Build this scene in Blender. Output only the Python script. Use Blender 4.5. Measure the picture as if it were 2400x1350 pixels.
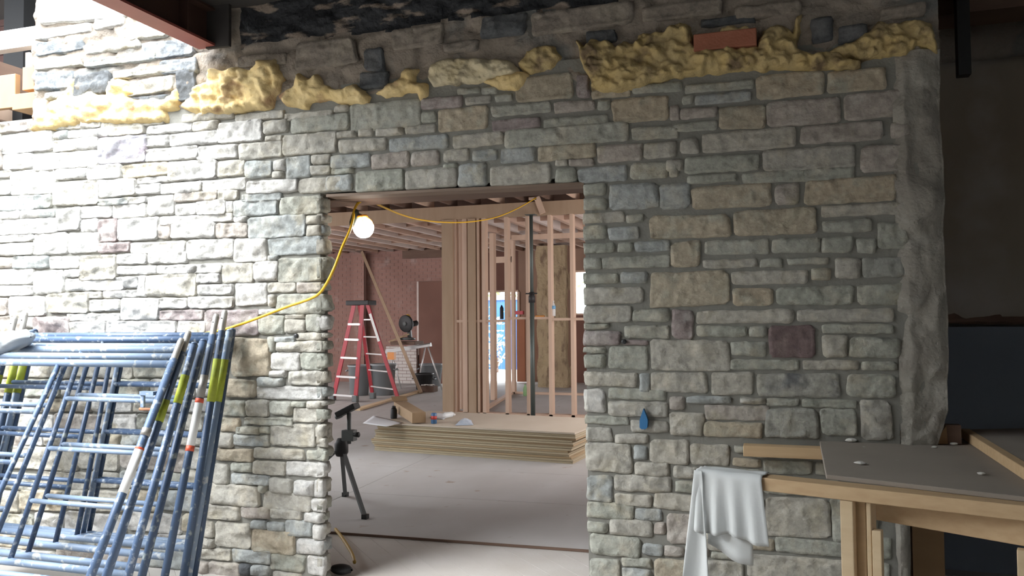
import bpy, math, random
from mathutils import Vector, noise, Matrix

random.seed(7)
for o in list(bpy.data.objects):
    bpy.data.objects.remove(o)
S = bpy.context.scene
COL = S.collection

# ---------------------------------------------------------------- camera
FPX, CX, CY = 1900.0, 1200.0, 675.0
EYE = Vector((0, 0, 1.55))
PSI, PIT, ROL = math.radians(18.07), math.radians(2.05), math.radians(0.5)
f0 = Vector((-math.sin(PSI), math.cos(PSI), 0)); r0 = Vector((math.cos(PSI), math.sin(PSI), 0)); z0 = Vector((0, 0, 1))
FW = f0 * math.cos(PIT) + z0 * math.sin(PIT); u0 = z0 * math.cos(PIT) - f0 * math.sin(PIT)
RT = r0 * math.cos(ROL) - u0 * math.sin(ROL); UP = u0 * math.cos(ROL) + r0 * math.sin(ROL)
cam = bpy.data.cameras.new('camera'); cam.sensor_width = 36; cam.lens = 36 * FPX / 2400; cam.clip_start = 0.05
co = bpy.data.objects.new('camera', cam); COL.objects.link(co)
M = Matrix((RT, UP, -FW)).transposed().to_4x4(); M.translation = EYE; co.matrix_world = M
S.camera = co

# ---------------------------------------------------------------- light
S.view_settings.view_transform = 'Standard'; S.view_settings.look = 'None'
S.view_settings.gamma = 1; S.view_settings.use_curve_mapping = False
S.view_settings.exposure = 0.0
W = bpy.data.worlds.new('sky'); S.world = W; W.use_nodes = True
bg = W.node_tree.nodes['Background']
bg.inputs[0].default_value = (0.90, 0.96, 1.0, 1); bg.inputs[1].default_value = 12
S.cycles.max_bounces = 8; S.cycles.diffuse_bounces = 5; S.cycles.caustics_reflective = False; S.cycles.caustics_refractive = False
S.cycles.sample_clamp_indirect = 6

sl_ = bpy.data.lights.new('hazy_sun', 'SUN'); sl_.energy = 6.2; sl_.angle = math.radians(38); sl_.color = (.97, .985, 1.0)
so_ = bpy.data.objects.new('hazy_sun', sl_); COL.objects.link(so_); so_.location = (-6, -4, 9)
so_.rotation_euler = Vector((.48, .66, -.72)).to_track_quat('-Z', 'Y').to_euler()

def area(name, loc, target, sx, sy, power, color=(1, 1, 1)):
    l = bpy.data.lights.new(name, 'AREA'); l.shape = 'RECTANGLE'; l.size = sx; l.size_y = sy; l.energy = power; l.color = color
    o = bpy.data.objects.new(name, l); COL.objects.link(o); o.location = loc
    o.rotation_euler = (Vector(target) - Vector(loc)).to_track_quat('-Z', 'Y').to_euler()
    return o
# unseen fill lamps added to brighten the back room (its side walls are outside the view)
area('back_room_fill_east', (-0.2, 11.0, 1.75), (-9, 12.5, 1.2), 7.0, 1.9, 210, (1.0, 0.95, 0.94))
area('back_room_fill_west', (-11.6, 11.0, 2.0), (-4, 13.0, 1.0), 6.0, 1.8, 330, (1.0, 0.96, 0.98))

# ---------------------------------------------------------------- pixel helpers (photo frame 2400 x 1350)
def ray(px, py):
    return (FW * FPX + RT * (px - CX) + UP * (CY - py)).normalized()
def atY(px, py, Y):
    d = ray(px, py); return EYE + d * ((Y - EYE.y) / d.y)
def atZ(px, py, Z):
    d = ray(px, py); return EYE + d * ((Z - EYE.z) / d.z)
def atX(px, py, X):
    d = ray(px, py); return EYE + d * ((X - EYE.x) / d.x)

# ---------------------------------------------------------------- object helpers
class MB:
    def __init__(s): s.v = []; s.f = []
    def add(s, vs, fs):
        b = len(s.v); s.v += [Vector(v) for v in vs]; s.f += [tuple(i + b for i in f) for f in fs]; return s
    def hexa(s, p):   # 8 corners: bottom 4 ccw, top 4 ccw
        return s.add(p, [(3, 2, 1, 0), (4, 5, 6, 7), (0, 1, 5, 4), (1, 2, 6, 5), (2, 3, 7, 6), (3, 0, 4, 7)])
    def box(s, a, b):
        x0, y0, z0_ = a; x1, y1, z1 = b
        if x0 > x1: x0, x1 = x1, x0
        if y0 > y1: y0, y1 = y1, y0
        if z0_ > z1: z0_, z1 = z1, z0_
        return s.hexa([(x0, y0, z0_), (x1, y0, z0_), (x1, y1, z0_), (x0, y1, z0_), (x0, y0, z1), (x1, y0, z1), (x1, y1, z1), (x0, y1, z1)])
    def bar(s, a, b, w, h, side=None):   # bar from a to b, w along side, h across
        a = Vector(a); b = Vector(b); d = (b - a).normalized()
        if side is None: side = d.cross(Vector((0, 0, 1)))
        if Vector(side).length < 1e-4: side = Vector((1, 0, 0))
        sd = Vector(side); sd = (sd - d * sd.dot(d)).normalized(); n = sd.cross(d).normalized()
        c = [(-w / 2, -h / 2), (w / 2, -h / 2), (w / 2, h / 2), (-w / 2, h / 2)]
        p = [a + sd * i + n * j for i, j in c] + [b + sd * i + n * j for i, j in c]
        return s.add(p, [(0, 1, 2, 3), (7, 6, 5, 4), (4, 5, 1, 0), (5, 6, 2, 1), (6, 7, 3, 2), (7, 4, 0, 3)])
    def tube(s, pts, r, n=10, caps=True):
        pts = [Vector(p) for p in pts]; rs = r if isinstance(r, (list, tuple)) else [r] * len(pts)
        b = len(s.v); ref = None
        for i, p in enumerate(pts):
            d = (pts[min(i + 1, len(pts) - 1)] - pts[max(i - 1, 0)]).normalized()
            if ref is None:
                ref = Vector((0, 0, 1)) if abs(d.z) < 0.9 else Vector((1, 0, 0))
            ref = (ref - d * ref.dot(d)).normalized(); q = d.cross(ref)
            for k in range(n):
                a = 2 * math.pi * k / n
                s.v.append(p + (ref * math.cos(a) + q * math.sin(a)) * rs[i])
        for i in range(len(pts) - 1):
            for k in range(n):
                k2 = (k + 1) % n
                s.f.append((b + i * n + k, b + i * n + k2, b + (i + 1) * n + k2, b + (i + 1) * n + k))
        if caps:
            s.f.append(tuple(b + k for k in reversed(range(n)))); e = b + (len(pts) - 1) * n
            s.f.append(tuple(e + k for k in range(n)))
        return s
    def lathe(s, base, prof, n=16, axis=(0, 0, 1)):   # prof: (radius, height)
        ax = Vector(axis).normalized(); base = Vector(base)
        pts = [base + ax * h for _, h in prof]
        return s.tube2(pts, [max(r, 1e-4) for r, _ in prof], ax, n)
    def tube2(s, pts, rs, ax, n):
        b = len(s.v); ref = Vector((1, 0, 0)) if abs(ax.x) < 0.9 else Vector((0, 1, 0)); ref = (ref - ax * ref.dot(ax)).normalized(); q = ax.cross(ref)
        for p, r in zip(pts, rs):
            for k in range(n):
                a = 2 * math.pi * k / n; s.v.append(p + (ref * math.cos(a) + q * math.sin(a)) * r)
        for i in range(len(pts) - 1):
            for k in range(n):
                k2 = (k + 1) % n
                s.f.append((b + i * n + k, b + i * n + k2, b + (i + 1) * n + k2, b + (i + 1) * n + k))
        s.f.append(tuple(b + k for k in reversed(range(n)))); e = b + (len(pts) - 1) * n
        s.f.append(tuple(e + k for k in range(n)))
        return s
    def grid(s, fn, nu, nv, flip=False):
        b = len(s.v)
        for j in range(nv + 1):
            for i in range(nu + 1):
                s.v.append(Vector(fn(i / nu, j / nv)))
        for j in range(nv):
            for i in range(nu):
                q = (b + j * (nu + 1) + i, b + j * (nu + 1) + i + 1, b + (j + 1) * (nu + 1) + i + 1, b + (j + 1) * (nu + 1) + i)
                s.f.append(q[::-1] if flip else q)
        return s
    def build(s, name, mat, parent=None, smooth=False, bevel=0):
        me = bpy.data.meshes.new(name)
        off = parent_loc(parent)
        me.from_pydata([v - off for v in s.v], [], s.f); me.update()
        if mat: me.materials.append(mat)
        if smooth:
            me.polygons.foreach_set('use_smooth', [True] * len(me.polygons))
        o = bpy.data.objects.new(name, me); COL.objects.link(o)
        if parent: o.parent = parent
        if bevel:
            m = o.modifiers.new('bevel', 'BEVEL'); m.width = bevel; m.segments = 2; m.limit_method = 'ANGLE'
        return o
def parent_loc(p):
    off = Vector((0, 0, 0))
    while p is not None:
        off = off + p.location; p = p.parent
    return off
def tag(o, label=None, cat=None, group=None, kind=None):
    if label: o['label'] = label
    if cat: o['category'] = cat
    if group: o['group'] = group
    if kind: o['kind'] = kind
    return o
def thing(name, loc, label=None, cat=None, group=None, kind=None):
    o = bpy.data.objects.new(name, None); o.empty_display_size = .1; COL.objects.link(o); o.location = loc
    return tag(o, label, cat, group, kind)
def solid(o, t, off=0):
    m = o.modifiers.new('solid', 'SOLIDIFY'); m.thickness = t; m.offset = off; return o

# ---------------------------------------------------------------- materials
def mat(name, col, rough=.8, col2=None, scale=(6, 6, 6), contrast=.5, bump=0, bscale=60, metal=0, spots=None, detail=4, spotscale=9, spotth=(.62, .68), bdist=.004, spotmap=None):
    m = bpy.data.materials.new(name); m.use_nodes = True; nt = m.node_tree; n = nt.nodes; L = nt.links
    b = n['Principled BSDF']; b.inputs['Roughness'].default_value = rough; b.inputs['Metallic'].default_value = metal
    tc = n.new('ShaderNodeTexCoord'); mp = n.new('ShaderNodeMapping'); mp.inputs['Scale'].default_value = scale
    L.new(tc.outputs['Object'], mp.inputs[0])
    out = None
    if col2:
        t = n.new('ShaderNodeTexNoise'); t.inputs['Scale'].default_value = 1; t.inputs['Detail'].default_value = detail; L.new(mp.outputs[0], t.inputs['Vector'])
        r = n.new('ShaderNodeMapRange'); r.inputs['From Min'].default_value = .5 - contrast / 2; r.inputs['From Max'].default_value = .5 + contrast / 2
        L.new(t.outputs['Fac'], r.inputs['Value'])
        mx = n.new('ShaderNodeMix'); mx.data_type = 'RGBA'; mx.inputs[6].default_value = (*col, 1); mx.inputs[7].default_value = (*col2, 1)
        L.new(r.outputs[0], mx.inputs[0]); out = mx.outputs[2]
    if spots:
        t2 = n.new('ShaderNodeTexNoise'); t2.inputs['Scale'].default_value = spotscale; t2.inputs['Detail'].default_value = 5
        if spotmap:
            mp2 = n.new('ShaderNodeMapping'); mp2.inputs['Scale'].default_value = spotmap; L.new(tc.outputs['Object'], mp2.inputs[0]); L.new(mp2.outputs[0], t2.inputs['Vector'])
        else: L.new(tc.outputs['Object'], t2.inputs['Vector'])
        r2 = n.new('ShaderNodeMapRange'); r2.inputs['From Min'].default_value = spotth[0]; r2.inputs['From Max'].default_value = spotth[1]; L.new(t2.outputs['Fac'], r2.inputs['Value'])
        mx2 = n.new('ShaderNodeMix'); mx2.data_type = 'RGBA'; mx2.inputs[7].default_value = (*spots, 1); L.new(r2.outputs[0], mx2.inputs[0])
        if out: L.new(out, mx2.inputs[6])
        else: mx2.inputs[6].default_value = (*col, 1)
        out = mx2.outputs[2]
    if out: L.new(out, b.inputs['Base Color'])
    else: b.inputs['Base Color'].default_value = (*col, 1)
    if bump:
        t3 = n.new('ShaderNodeTexNoise'); t3.inputs['Scale'].default_value = bscale; t3.inputs['Detail'].default_value = 6; L.new(tc.outputs['Object'], t3.inputs['Vector'])
        bp = n.new('ShaderNodeBump'); bp.inputs['Strength'].default_value = bump; bp.inputs['Distance'].default_value = bdist; L.new(t3.outputs['Fac'], bp.inputs['Height']); L.new(bp.outputs[0], b.inputs['Normal'])
    return m

def stone_mat(name, c1, c2, c3):
    """mottled sandstone: tone differs per stone, blotches and fine grain inside a stone"""
    m = bpy.data.materials.new(name); m.use_nodes = True; nt = m.node_tree; n = nt.nodes; L = nt.links
    b = n['Principled BSDF']; b.inputs['Roughness'].default_value = .9
    oi = n.new('ShaderNodeObjectInfo'); ge = n.new('ShaderNodeNewGeometry'); ad = n.new('ShaderNodeMath'); ad.operation = 'ADD'; fr = n.new('ShaderNodeMath'); fr.operation = 'FRACT'
    L.new(oi.outputs['Random'], ad.inputs[0]); L.new(ge.outputs['Random Per Island'], ad.inputs[1]); L.new(ad.outputs[0], fr.inputs[0])
    tc = n.new('ShaderNodeTexCoord')
    def nz(sc, det, map_=None):
        t = n.new('ShaderNodeTexNoise'); t.inputs['Scale'].default_value = sc; t.inputs['Detail'].default_value = det; t.inputs['Roughness'].default_value = .62; L.new(tc.outputs['Object'], t.inputs['Vector']); return t
    def mix(f, a, b_):
        x = n.new('ShaderNodeMix'); x.data_type = 'RGBA'; L.new(f, x.inputs[0])
        for i, q in ((6, a), (7, b_)):
            if isinstance(q, tuple): x.inputs[i].default_value = (*q, 1)
            else: L.new(q, x.inputs[i])
        return x.outputs[2]
    def rng(src, lo, hi):
        r = n.new('ShaderNodeMapRange'); r.inputs['From Min'].default_value = lo; r.inputs['From Max'].default_value = hi; L.new(src, r.inputs['Value']); return r.outputs[0]
    base = mix(fr.outputs[0], c1, c2)
    bl = nz(7, 5)
    base = mix(rng(bl.outputs['Fac'], .50, .66), base, c3)
    bl2 = nz(11, 6); base = mix(rng(bl2.outputs['Fac'], .55, .75), base, tuple(q * .62 for q in c2)); bl3 = nz(4.2, 4); base = mix(rng(bl3.outputs['Fac'], .55, .72), base, (.36, .325, .245) if sum(c1) > .8 else c3)
    gr = nz(38, 8)
    hs = n.new('ShaderNodeHueSaturation'); L.new(base, hs.inputs['Color'])
    v = n.new('ShaderNodeMapRange'); v.inputs['From Min'].default_value = .3; v.inputs['From Max'].default_value = .7; v.inputs['To Min'].default_value = .78; v.inputs['To Max'].default_value = 1.2
    L.new(gr.outputs['Fac'], v.inputs['Value']); L.new(v.outputs[0], hs.inputs['Value'])
    L.new(hs.outputs[0], b.inputs['Base Color'])
    bp = n.new('ShaderNodeBump'); bp.inputs['Strength'].default_value = .8; bp.inputs['Distance'].default_value = .010; L.new(gr.outputs['Fac'], bp.inputs['Height']); 
    bp2 = n.new('ShaderNodeBump'); bp2.inputs['Strength'].default_value = .7; bp2.inputs['Distance'].default_value = .03; t4 = nz(13, 5); t4.noise_type = 'RIDGED_MULTIFRACTAL'; t4.normalize = True; L.new(t4.outputs['Fac'], bp2.inputs['Height']); L.new(bp2.outputs[0], bp.inputs['Normal'])
    L.new(bp.outputs[0], b.inputs['Normal'])
    return m

SM = {
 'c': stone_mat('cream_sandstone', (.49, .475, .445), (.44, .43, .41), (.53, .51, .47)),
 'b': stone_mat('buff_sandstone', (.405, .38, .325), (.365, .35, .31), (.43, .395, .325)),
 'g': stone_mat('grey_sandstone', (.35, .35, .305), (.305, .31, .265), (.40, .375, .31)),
 'u': stone_mat('blue_grey_stone', (.335, .35, .34), (.30, .315, .305), (.38, .375, .335)),
 'o': stone_mat('tan_sandstone', (.41, .345, .255), (.37, .325, .25), (.36, .345, .28)),
 'p': stone_mat('pinkish_sandstone', (.38, .335, .295), (.35, .315, .28), (.40, .37, .33)),
 'r': stone_mat('purple_stone', (.275, .225, .215), (.25, .21, .205), (.38, .345, .32)),
 'R': stone_mat('dark_red_stone', (.165, .115, .11), (.15, .11, .11), (.24, .185, .17)),
 'v': stone_mat('lavender_stone', (.33, .32, .345), (.32, .31, .335), (.36, .31, .34)),
 'm': stone_mat('muddy_brown_stone', (.255, .215, .175), (.22, .19, .16), (.30, .26, .21)),
 'd': stone_mat('smudged_stone', (.34, .33, .29), (.30, .30, .27), (.14, .14, .14)),
 's': stone_mat('slate_grey_stone', (.20, .213, .225), (.15, .162, .172), (.34, .345, .34)),
 'k': stone_mat('dark_slate_stone', (.10, .105, .11), (.075, .08, .085), (.14, .14, .14)),
}
MORTAR = mat('mortar', (.175, .17, .15), .95, (.225, .22, .195), (5, 5, 5), .6, .8, 70)
LUMBER = mat('pine_lumber', (.66, .51, .33), .7, (.55, .40, .24), (3, 3, 30), .7, .12, 120, spots=(.25, .13, .06), spotscale=5, spotth=(.74, .77))
LUMBERX = mat('pine_lumber_rail', (.60, .43, .25), .7, (.47, .31, .17), (3, 40, 40), .7, .12, 120, spots=(.25, .13, .06), spotscale=5, spotth=(.74, .77))
STUDM = mat('stud_lumber', (.62, .455, .35), .75, (.52, .37, .275), (12, 12, 2), .7, .1, 100)
OLDWOOD = mat('old_dark_wood', (.10, .06, .045), .85, (.16, .10, .07), (4, 4, 14), .7, .2, 60)
PLYM = mat('dusty_plywood', (.37, .345, .325), .85, (.44, .425, .415), (2.2, 1.2, 2), .6, .1, 150, spots=(.30, .24, .19), spotscale=6, spotth=(.66, .75))
PLYEDGE = mat('plywood_sheet', (.44, .365, .25), .8, (.32, .26, .17), (1.5, 1.5, 160), .6, .1, 120)
# ---------------------------------------------------------------- the stone wall
YW = 4.2           # face of the mortar
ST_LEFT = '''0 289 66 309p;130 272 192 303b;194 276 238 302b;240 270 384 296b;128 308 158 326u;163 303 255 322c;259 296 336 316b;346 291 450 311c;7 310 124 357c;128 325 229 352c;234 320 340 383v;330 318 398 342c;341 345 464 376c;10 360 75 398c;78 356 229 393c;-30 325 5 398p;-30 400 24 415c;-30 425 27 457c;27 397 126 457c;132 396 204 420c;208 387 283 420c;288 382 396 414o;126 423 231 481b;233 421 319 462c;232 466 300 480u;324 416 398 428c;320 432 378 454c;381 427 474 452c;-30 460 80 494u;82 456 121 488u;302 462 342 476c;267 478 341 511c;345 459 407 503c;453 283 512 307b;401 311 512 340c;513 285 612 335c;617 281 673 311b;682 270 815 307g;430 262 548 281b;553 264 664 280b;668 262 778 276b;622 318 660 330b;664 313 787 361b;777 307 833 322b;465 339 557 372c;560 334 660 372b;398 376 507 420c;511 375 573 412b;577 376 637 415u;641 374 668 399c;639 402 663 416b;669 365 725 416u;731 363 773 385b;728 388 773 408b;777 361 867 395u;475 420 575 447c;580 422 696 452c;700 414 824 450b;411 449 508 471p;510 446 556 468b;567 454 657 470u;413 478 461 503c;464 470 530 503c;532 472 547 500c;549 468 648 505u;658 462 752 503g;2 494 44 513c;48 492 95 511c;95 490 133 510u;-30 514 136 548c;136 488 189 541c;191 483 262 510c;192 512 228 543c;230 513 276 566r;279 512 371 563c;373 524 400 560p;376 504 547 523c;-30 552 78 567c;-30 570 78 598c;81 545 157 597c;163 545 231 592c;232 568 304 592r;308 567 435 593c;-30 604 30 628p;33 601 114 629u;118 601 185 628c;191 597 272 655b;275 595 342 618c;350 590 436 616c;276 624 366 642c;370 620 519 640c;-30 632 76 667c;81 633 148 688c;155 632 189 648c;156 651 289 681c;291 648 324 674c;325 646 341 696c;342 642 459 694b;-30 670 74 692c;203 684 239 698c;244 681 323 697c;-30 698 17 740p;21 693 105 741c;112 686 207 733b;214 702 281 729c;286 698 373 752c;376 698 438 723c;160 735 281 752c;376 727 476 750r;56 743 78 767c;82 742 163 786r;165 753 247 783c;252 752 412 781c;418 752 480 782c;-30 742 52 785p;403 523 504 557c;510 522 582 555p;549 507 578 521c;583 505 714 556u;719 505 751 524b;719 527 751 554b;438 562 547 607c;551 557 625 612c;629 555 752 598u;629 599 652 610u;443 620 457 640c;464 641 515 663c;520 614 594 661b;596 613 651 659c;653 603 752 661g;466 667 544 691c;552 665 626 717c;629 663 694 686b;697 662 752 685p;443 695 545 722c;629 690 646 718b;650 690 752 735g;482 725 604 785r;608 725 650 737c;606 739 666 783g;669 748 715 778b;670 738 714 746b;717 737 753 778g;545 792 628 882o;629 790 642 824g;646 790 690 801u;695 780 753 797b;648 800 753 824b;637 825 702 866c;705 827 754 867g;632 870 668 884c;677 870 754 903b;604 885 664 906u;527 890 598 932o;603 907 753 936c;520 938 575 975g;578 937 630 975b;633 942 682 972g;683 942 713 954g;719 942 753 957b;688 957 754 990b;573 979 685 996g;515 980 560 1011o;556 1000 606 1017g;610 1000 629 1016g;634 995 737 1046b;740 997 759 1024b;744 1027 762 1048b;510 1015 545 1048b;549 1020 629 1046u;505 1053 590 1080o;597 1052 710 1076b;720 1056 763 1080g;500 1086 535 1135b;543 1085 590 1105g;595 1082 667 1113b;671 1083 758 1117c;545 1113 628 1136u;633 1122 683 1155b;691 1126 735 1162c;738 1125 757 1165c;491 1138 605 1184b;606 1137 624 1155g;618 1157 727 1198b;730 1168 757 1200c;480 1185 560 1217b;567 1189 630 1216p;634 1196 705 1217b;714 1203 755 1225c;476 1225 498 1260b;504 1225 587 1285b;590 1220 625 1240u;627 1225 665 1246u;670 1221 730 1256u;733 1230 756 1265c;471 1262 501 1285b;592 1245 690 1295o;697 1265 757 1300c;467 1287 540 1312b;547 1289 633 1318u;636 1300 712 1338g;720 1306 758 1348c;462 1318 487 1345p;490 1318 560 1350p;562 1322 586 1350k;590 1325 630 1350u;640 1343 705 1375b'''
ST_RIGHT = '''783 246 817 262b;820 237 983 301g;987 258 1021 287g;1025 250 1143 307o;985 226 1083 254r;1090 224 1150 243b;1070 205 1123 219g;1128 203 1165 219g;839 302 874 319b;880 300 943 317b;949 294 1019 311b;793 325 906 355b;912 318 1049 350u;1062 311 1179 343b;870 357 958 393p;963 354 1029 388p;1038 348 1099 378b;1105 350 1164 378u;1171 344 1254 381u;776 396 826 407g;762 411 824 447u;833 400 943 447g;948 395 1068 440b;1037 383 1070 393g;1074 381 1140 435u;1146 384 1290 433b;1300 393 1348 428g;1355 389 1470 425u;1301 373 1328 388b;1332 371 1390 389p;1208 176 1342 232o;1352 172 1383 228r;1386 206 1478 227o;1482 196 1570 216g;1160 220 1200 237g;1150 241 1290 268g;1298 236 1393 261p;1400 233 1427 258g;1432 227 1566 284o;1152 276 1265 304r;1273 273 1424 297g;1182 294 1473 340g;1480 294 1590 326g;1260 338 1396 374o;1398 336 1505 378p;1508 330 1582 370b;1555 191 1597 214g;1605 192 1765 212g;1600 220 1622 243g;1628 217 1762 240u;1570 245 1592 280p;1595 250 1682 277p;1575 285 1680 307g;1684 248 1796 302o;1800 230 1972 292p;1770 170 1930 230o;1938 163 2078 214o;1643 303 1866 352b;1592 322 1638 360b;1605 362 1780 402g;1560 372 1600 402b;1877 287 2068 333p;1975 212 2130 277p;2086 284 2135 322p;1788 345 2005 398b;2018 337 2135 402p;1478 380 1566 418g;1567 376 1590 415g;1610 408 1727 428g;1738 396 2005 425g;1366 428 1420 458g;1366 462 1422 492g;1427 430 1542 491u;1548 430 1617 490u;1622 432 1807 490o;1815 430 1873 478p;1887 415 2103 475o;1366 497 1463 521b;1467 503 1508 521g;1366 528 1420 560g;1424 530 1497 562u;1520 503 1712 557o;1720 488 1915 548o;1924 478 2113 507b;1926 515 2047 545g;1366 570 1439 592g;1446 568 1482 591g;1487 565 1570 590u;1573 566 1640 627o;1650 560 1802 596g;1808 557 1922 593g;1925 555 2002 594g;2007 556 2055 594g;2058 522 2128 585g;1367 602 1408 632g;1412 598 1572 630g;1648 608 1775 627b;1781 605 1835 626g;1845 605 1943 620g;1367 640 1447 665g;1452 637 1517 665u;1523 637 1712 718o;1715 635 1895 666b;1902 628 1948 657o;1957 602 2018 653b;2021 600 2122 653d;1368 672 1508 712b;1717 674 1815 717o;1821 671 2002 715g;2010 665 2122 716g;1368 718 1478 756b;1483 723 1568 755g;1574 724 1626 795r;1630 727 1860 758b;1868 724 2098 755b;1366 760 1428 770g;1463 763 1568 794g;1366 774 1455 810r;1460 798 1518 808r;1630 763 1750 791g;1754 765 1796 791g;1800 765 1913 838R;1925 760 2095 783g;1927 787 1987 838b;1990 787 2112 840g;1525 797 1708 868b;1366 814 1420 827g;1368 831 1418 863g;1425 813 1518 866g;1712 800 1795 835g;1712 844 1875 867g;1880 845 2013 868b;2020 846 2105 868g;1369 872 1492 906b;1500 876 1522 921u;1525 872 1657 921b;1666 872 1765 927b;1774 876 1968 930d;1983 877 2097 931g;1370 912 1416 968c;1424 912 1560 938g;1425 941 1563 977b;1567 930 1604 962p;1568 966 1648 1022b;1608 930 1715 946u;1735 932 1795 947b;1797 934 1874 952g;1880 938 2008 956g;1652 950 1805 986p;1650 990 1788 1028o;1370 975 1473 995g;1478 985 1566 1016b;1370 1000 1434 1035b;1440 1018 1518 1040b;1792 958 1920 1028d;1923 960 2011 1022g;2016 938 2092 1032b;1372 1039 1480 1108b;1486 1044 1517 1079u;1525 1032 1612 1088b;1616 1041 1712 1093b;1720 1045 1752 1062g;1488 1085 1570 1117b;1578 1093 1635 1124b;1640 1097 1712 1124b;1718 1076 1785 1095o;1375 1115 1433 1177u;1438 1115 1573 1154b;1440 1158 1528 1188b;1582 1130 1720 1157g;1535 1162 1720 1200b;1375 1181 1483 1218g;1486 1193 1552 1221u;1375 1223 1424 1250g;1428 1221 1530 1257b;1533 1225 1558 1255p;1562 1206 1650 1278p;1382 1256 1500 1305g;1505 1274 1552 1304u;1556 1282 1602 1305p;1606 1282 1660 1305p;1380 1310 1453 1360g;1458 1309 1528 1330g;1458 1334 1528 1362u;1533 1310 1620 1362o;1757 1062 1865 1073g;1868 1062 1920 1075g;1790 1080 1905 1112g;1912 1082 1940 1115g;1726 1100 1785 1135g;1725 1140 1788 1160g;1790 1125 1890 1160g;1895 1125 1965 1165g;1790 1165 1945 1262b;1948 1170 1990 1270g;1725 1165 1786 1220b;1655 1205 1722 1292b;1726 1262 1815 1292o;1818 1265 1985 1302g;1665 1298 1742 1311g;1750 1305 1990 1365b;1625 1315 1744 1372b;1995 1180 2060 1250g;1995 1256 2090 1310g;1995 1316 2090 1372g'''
def parse(t):
    out = []
    for q in t.split(';'):
        k = q[-1]; a = [int(x) for x in q[:-1].split()]
        out.append((*a, k))
    return out
STONES = parse(ST_LEFT) + parse(ST_RIGHT)
rs = random.Random(11)
def overlaps(a, lst, tol=3):
    return any(a[0] < b[2] - tol and a[2] > b[0] + tol and a[1] < b[3] - tol and a[3] > b[1] + tol for b in lst)
def fill(x0, x1, y0, y1, kinds, hmin=24, hmax=52, slope=0.0):
    """coursed stones where the frames or the bench hide the wall"""
    new = []; y = y0
    while y < y1:
        h = rs.randint(hmin, hmax); x = x0 - rs.randint(0, 60)
        while x < x1:
            w = rs.randint(int(h * 1.4), int(h * 3.2)); a = [x, y + slope * (x - x0), x + w, y + h + slope * (x - x0)]
            blk = [b for b in STONES + new if a[0] < b[2] + 3 and a[2] > b[0] - 3 and a[1] < b[3] - 4 and a[3] > b[1] + 4]
            if not blk and a[2] < x1 + 60: new.append((*a, rs.choice(kinds)))
            elif blk:
                lim = min(b[0] for b in blk) - 5
                if lim - x > 34: new.append((x, a[1], lim, a[3], rs.choice(kinds)))
                w = max(b[2] for b in blk) + 5 - x - 5
            x += max(w, 8) + 6
        y += h + 6
    STONES.extend(new)
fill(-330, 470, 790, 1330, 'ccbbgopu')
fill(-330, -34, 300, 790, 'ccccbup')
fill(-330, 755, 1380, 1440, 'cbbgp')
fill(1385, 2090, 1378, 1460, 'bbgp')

def stone_mesh(mb, O, U, V, N, w, h, p, seed, amp=1.0, jit=.05, hf=1.0):
    """rough pitched-face stone: w x h on the plane (U, V) at O (lower left), standing proud by p along N"""
    r = random.Random(seed); j = min(h, w) * jit
    cj = [(r.uniform(-j, j), r.uniform(-j, j)) for _ in range(4)]
    nx = max(4, min(24, round(w / .018))); ny = max(4, min(14, round(h / .016)))
    eu = min(.007, w * .08) / w; ev = min(.007, h * .10) / h
    us = [0, eu] + [eu + (1 - 2 * eu) * i / nx for i in range(1, nx)] + [1 - eu, 1]
    vs = [0, ev] + [ev + (1 - 2 * ev) * i / ny for i in range(1, ny)] + [1 - ev, 1]
    b = len(mb.v); s3 = Vector((seed * 3.17, seed * 1.31, seed * .73)); nu, nv = len(us), len(vs)
    tu, tv = r.uniform(-.008, .008), r.uniform(-.004, .010)
    # chipped facets: the face is the lower envelope of a few tilted planes
    fac = [(r.uniform(0, w), r.uniform(0, h), r.gauss(0, .16) * amp, r.gauss(0, .26) * amp, r.uniform(.75, 1.25) * p) for _ in range(3 + int(w / .07))]
    for jv, v in enumerate(vs):
        for iu, u in enumerate(us):
            c = [(1 - u) * (1 - v), u * (1 - v), u * v, (1 - u) * v]
            du = sum(c[k] * cj[k][0] for k in range(4)); dv = sum(c[k] * cj[k][1] for k in range(4))
            x = u * w + du; y = v * h + dv
            ring = min(iu, nu - 1 - iu, jv, nv - 1 - jv)
            q = Vector((x, y, 0)) + s3
            if ring <= 1:
                x += .007 * noise.noise(q * 18) ; y += .006 * noise.noise(q * 18 + Vector((9, 0, 0)))
                corner = (iu in (0, 1, nu - 2, nu - 1)) and (jv in (0, 1, nv - 2, nv - 1))
                if corner:
                    k = min(w, h) * (.015 + .05 * r.random())
                    x += k * (1 if u < .5 else -1); y += k * (1 if v < .5 else -1)
            if ring == 0: d = -.014
            elif ring == 1: d = p * .62 + .004 * noise.noise(q * 30)
            else:
                pil = (1 - abs(2 * u - 1) ** 3) * (1 - abs(2 * v - 1) ** 3)
                d = p * (.62 + .38 * pil) + tu * (2 * u - 1) + tv * (2 * v - 1)
                wq = Vector((x, y, 0)) + Vector((noise.noise(q * 16), noise.noise(q * 16 + Vector((5, 5, 5))), 0)) * .018
                e = min(k0 + (wq.x - fx) * fa_ + (wq.y - fy) * fb_ for fx, fy, fa_, fb_, k0 in fac)
                d = .35 * d + .65 * max(p * .18, min(p * 1.35, e + p * .28))
                n1 = noise.noise(q * 11 * hf); n2 = noise.noise(q * 27 * hf + Vector((4, 4, 4)))
                d += amp * (.010 * (abs(n1) * 1.6 - .42) + .006 * n2 + .0035 * noise.noise(q * 60))
                d = max(d, .003)
            mb.v.append(O + U * x + V * y + N * d)
    for jv in range(nv - 1):
        for iu in range(nu - 1):
            q = b + jv * nu + iu
            mb.f.append((q, q + 1, q + nu + 1, q + nu))

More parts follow.
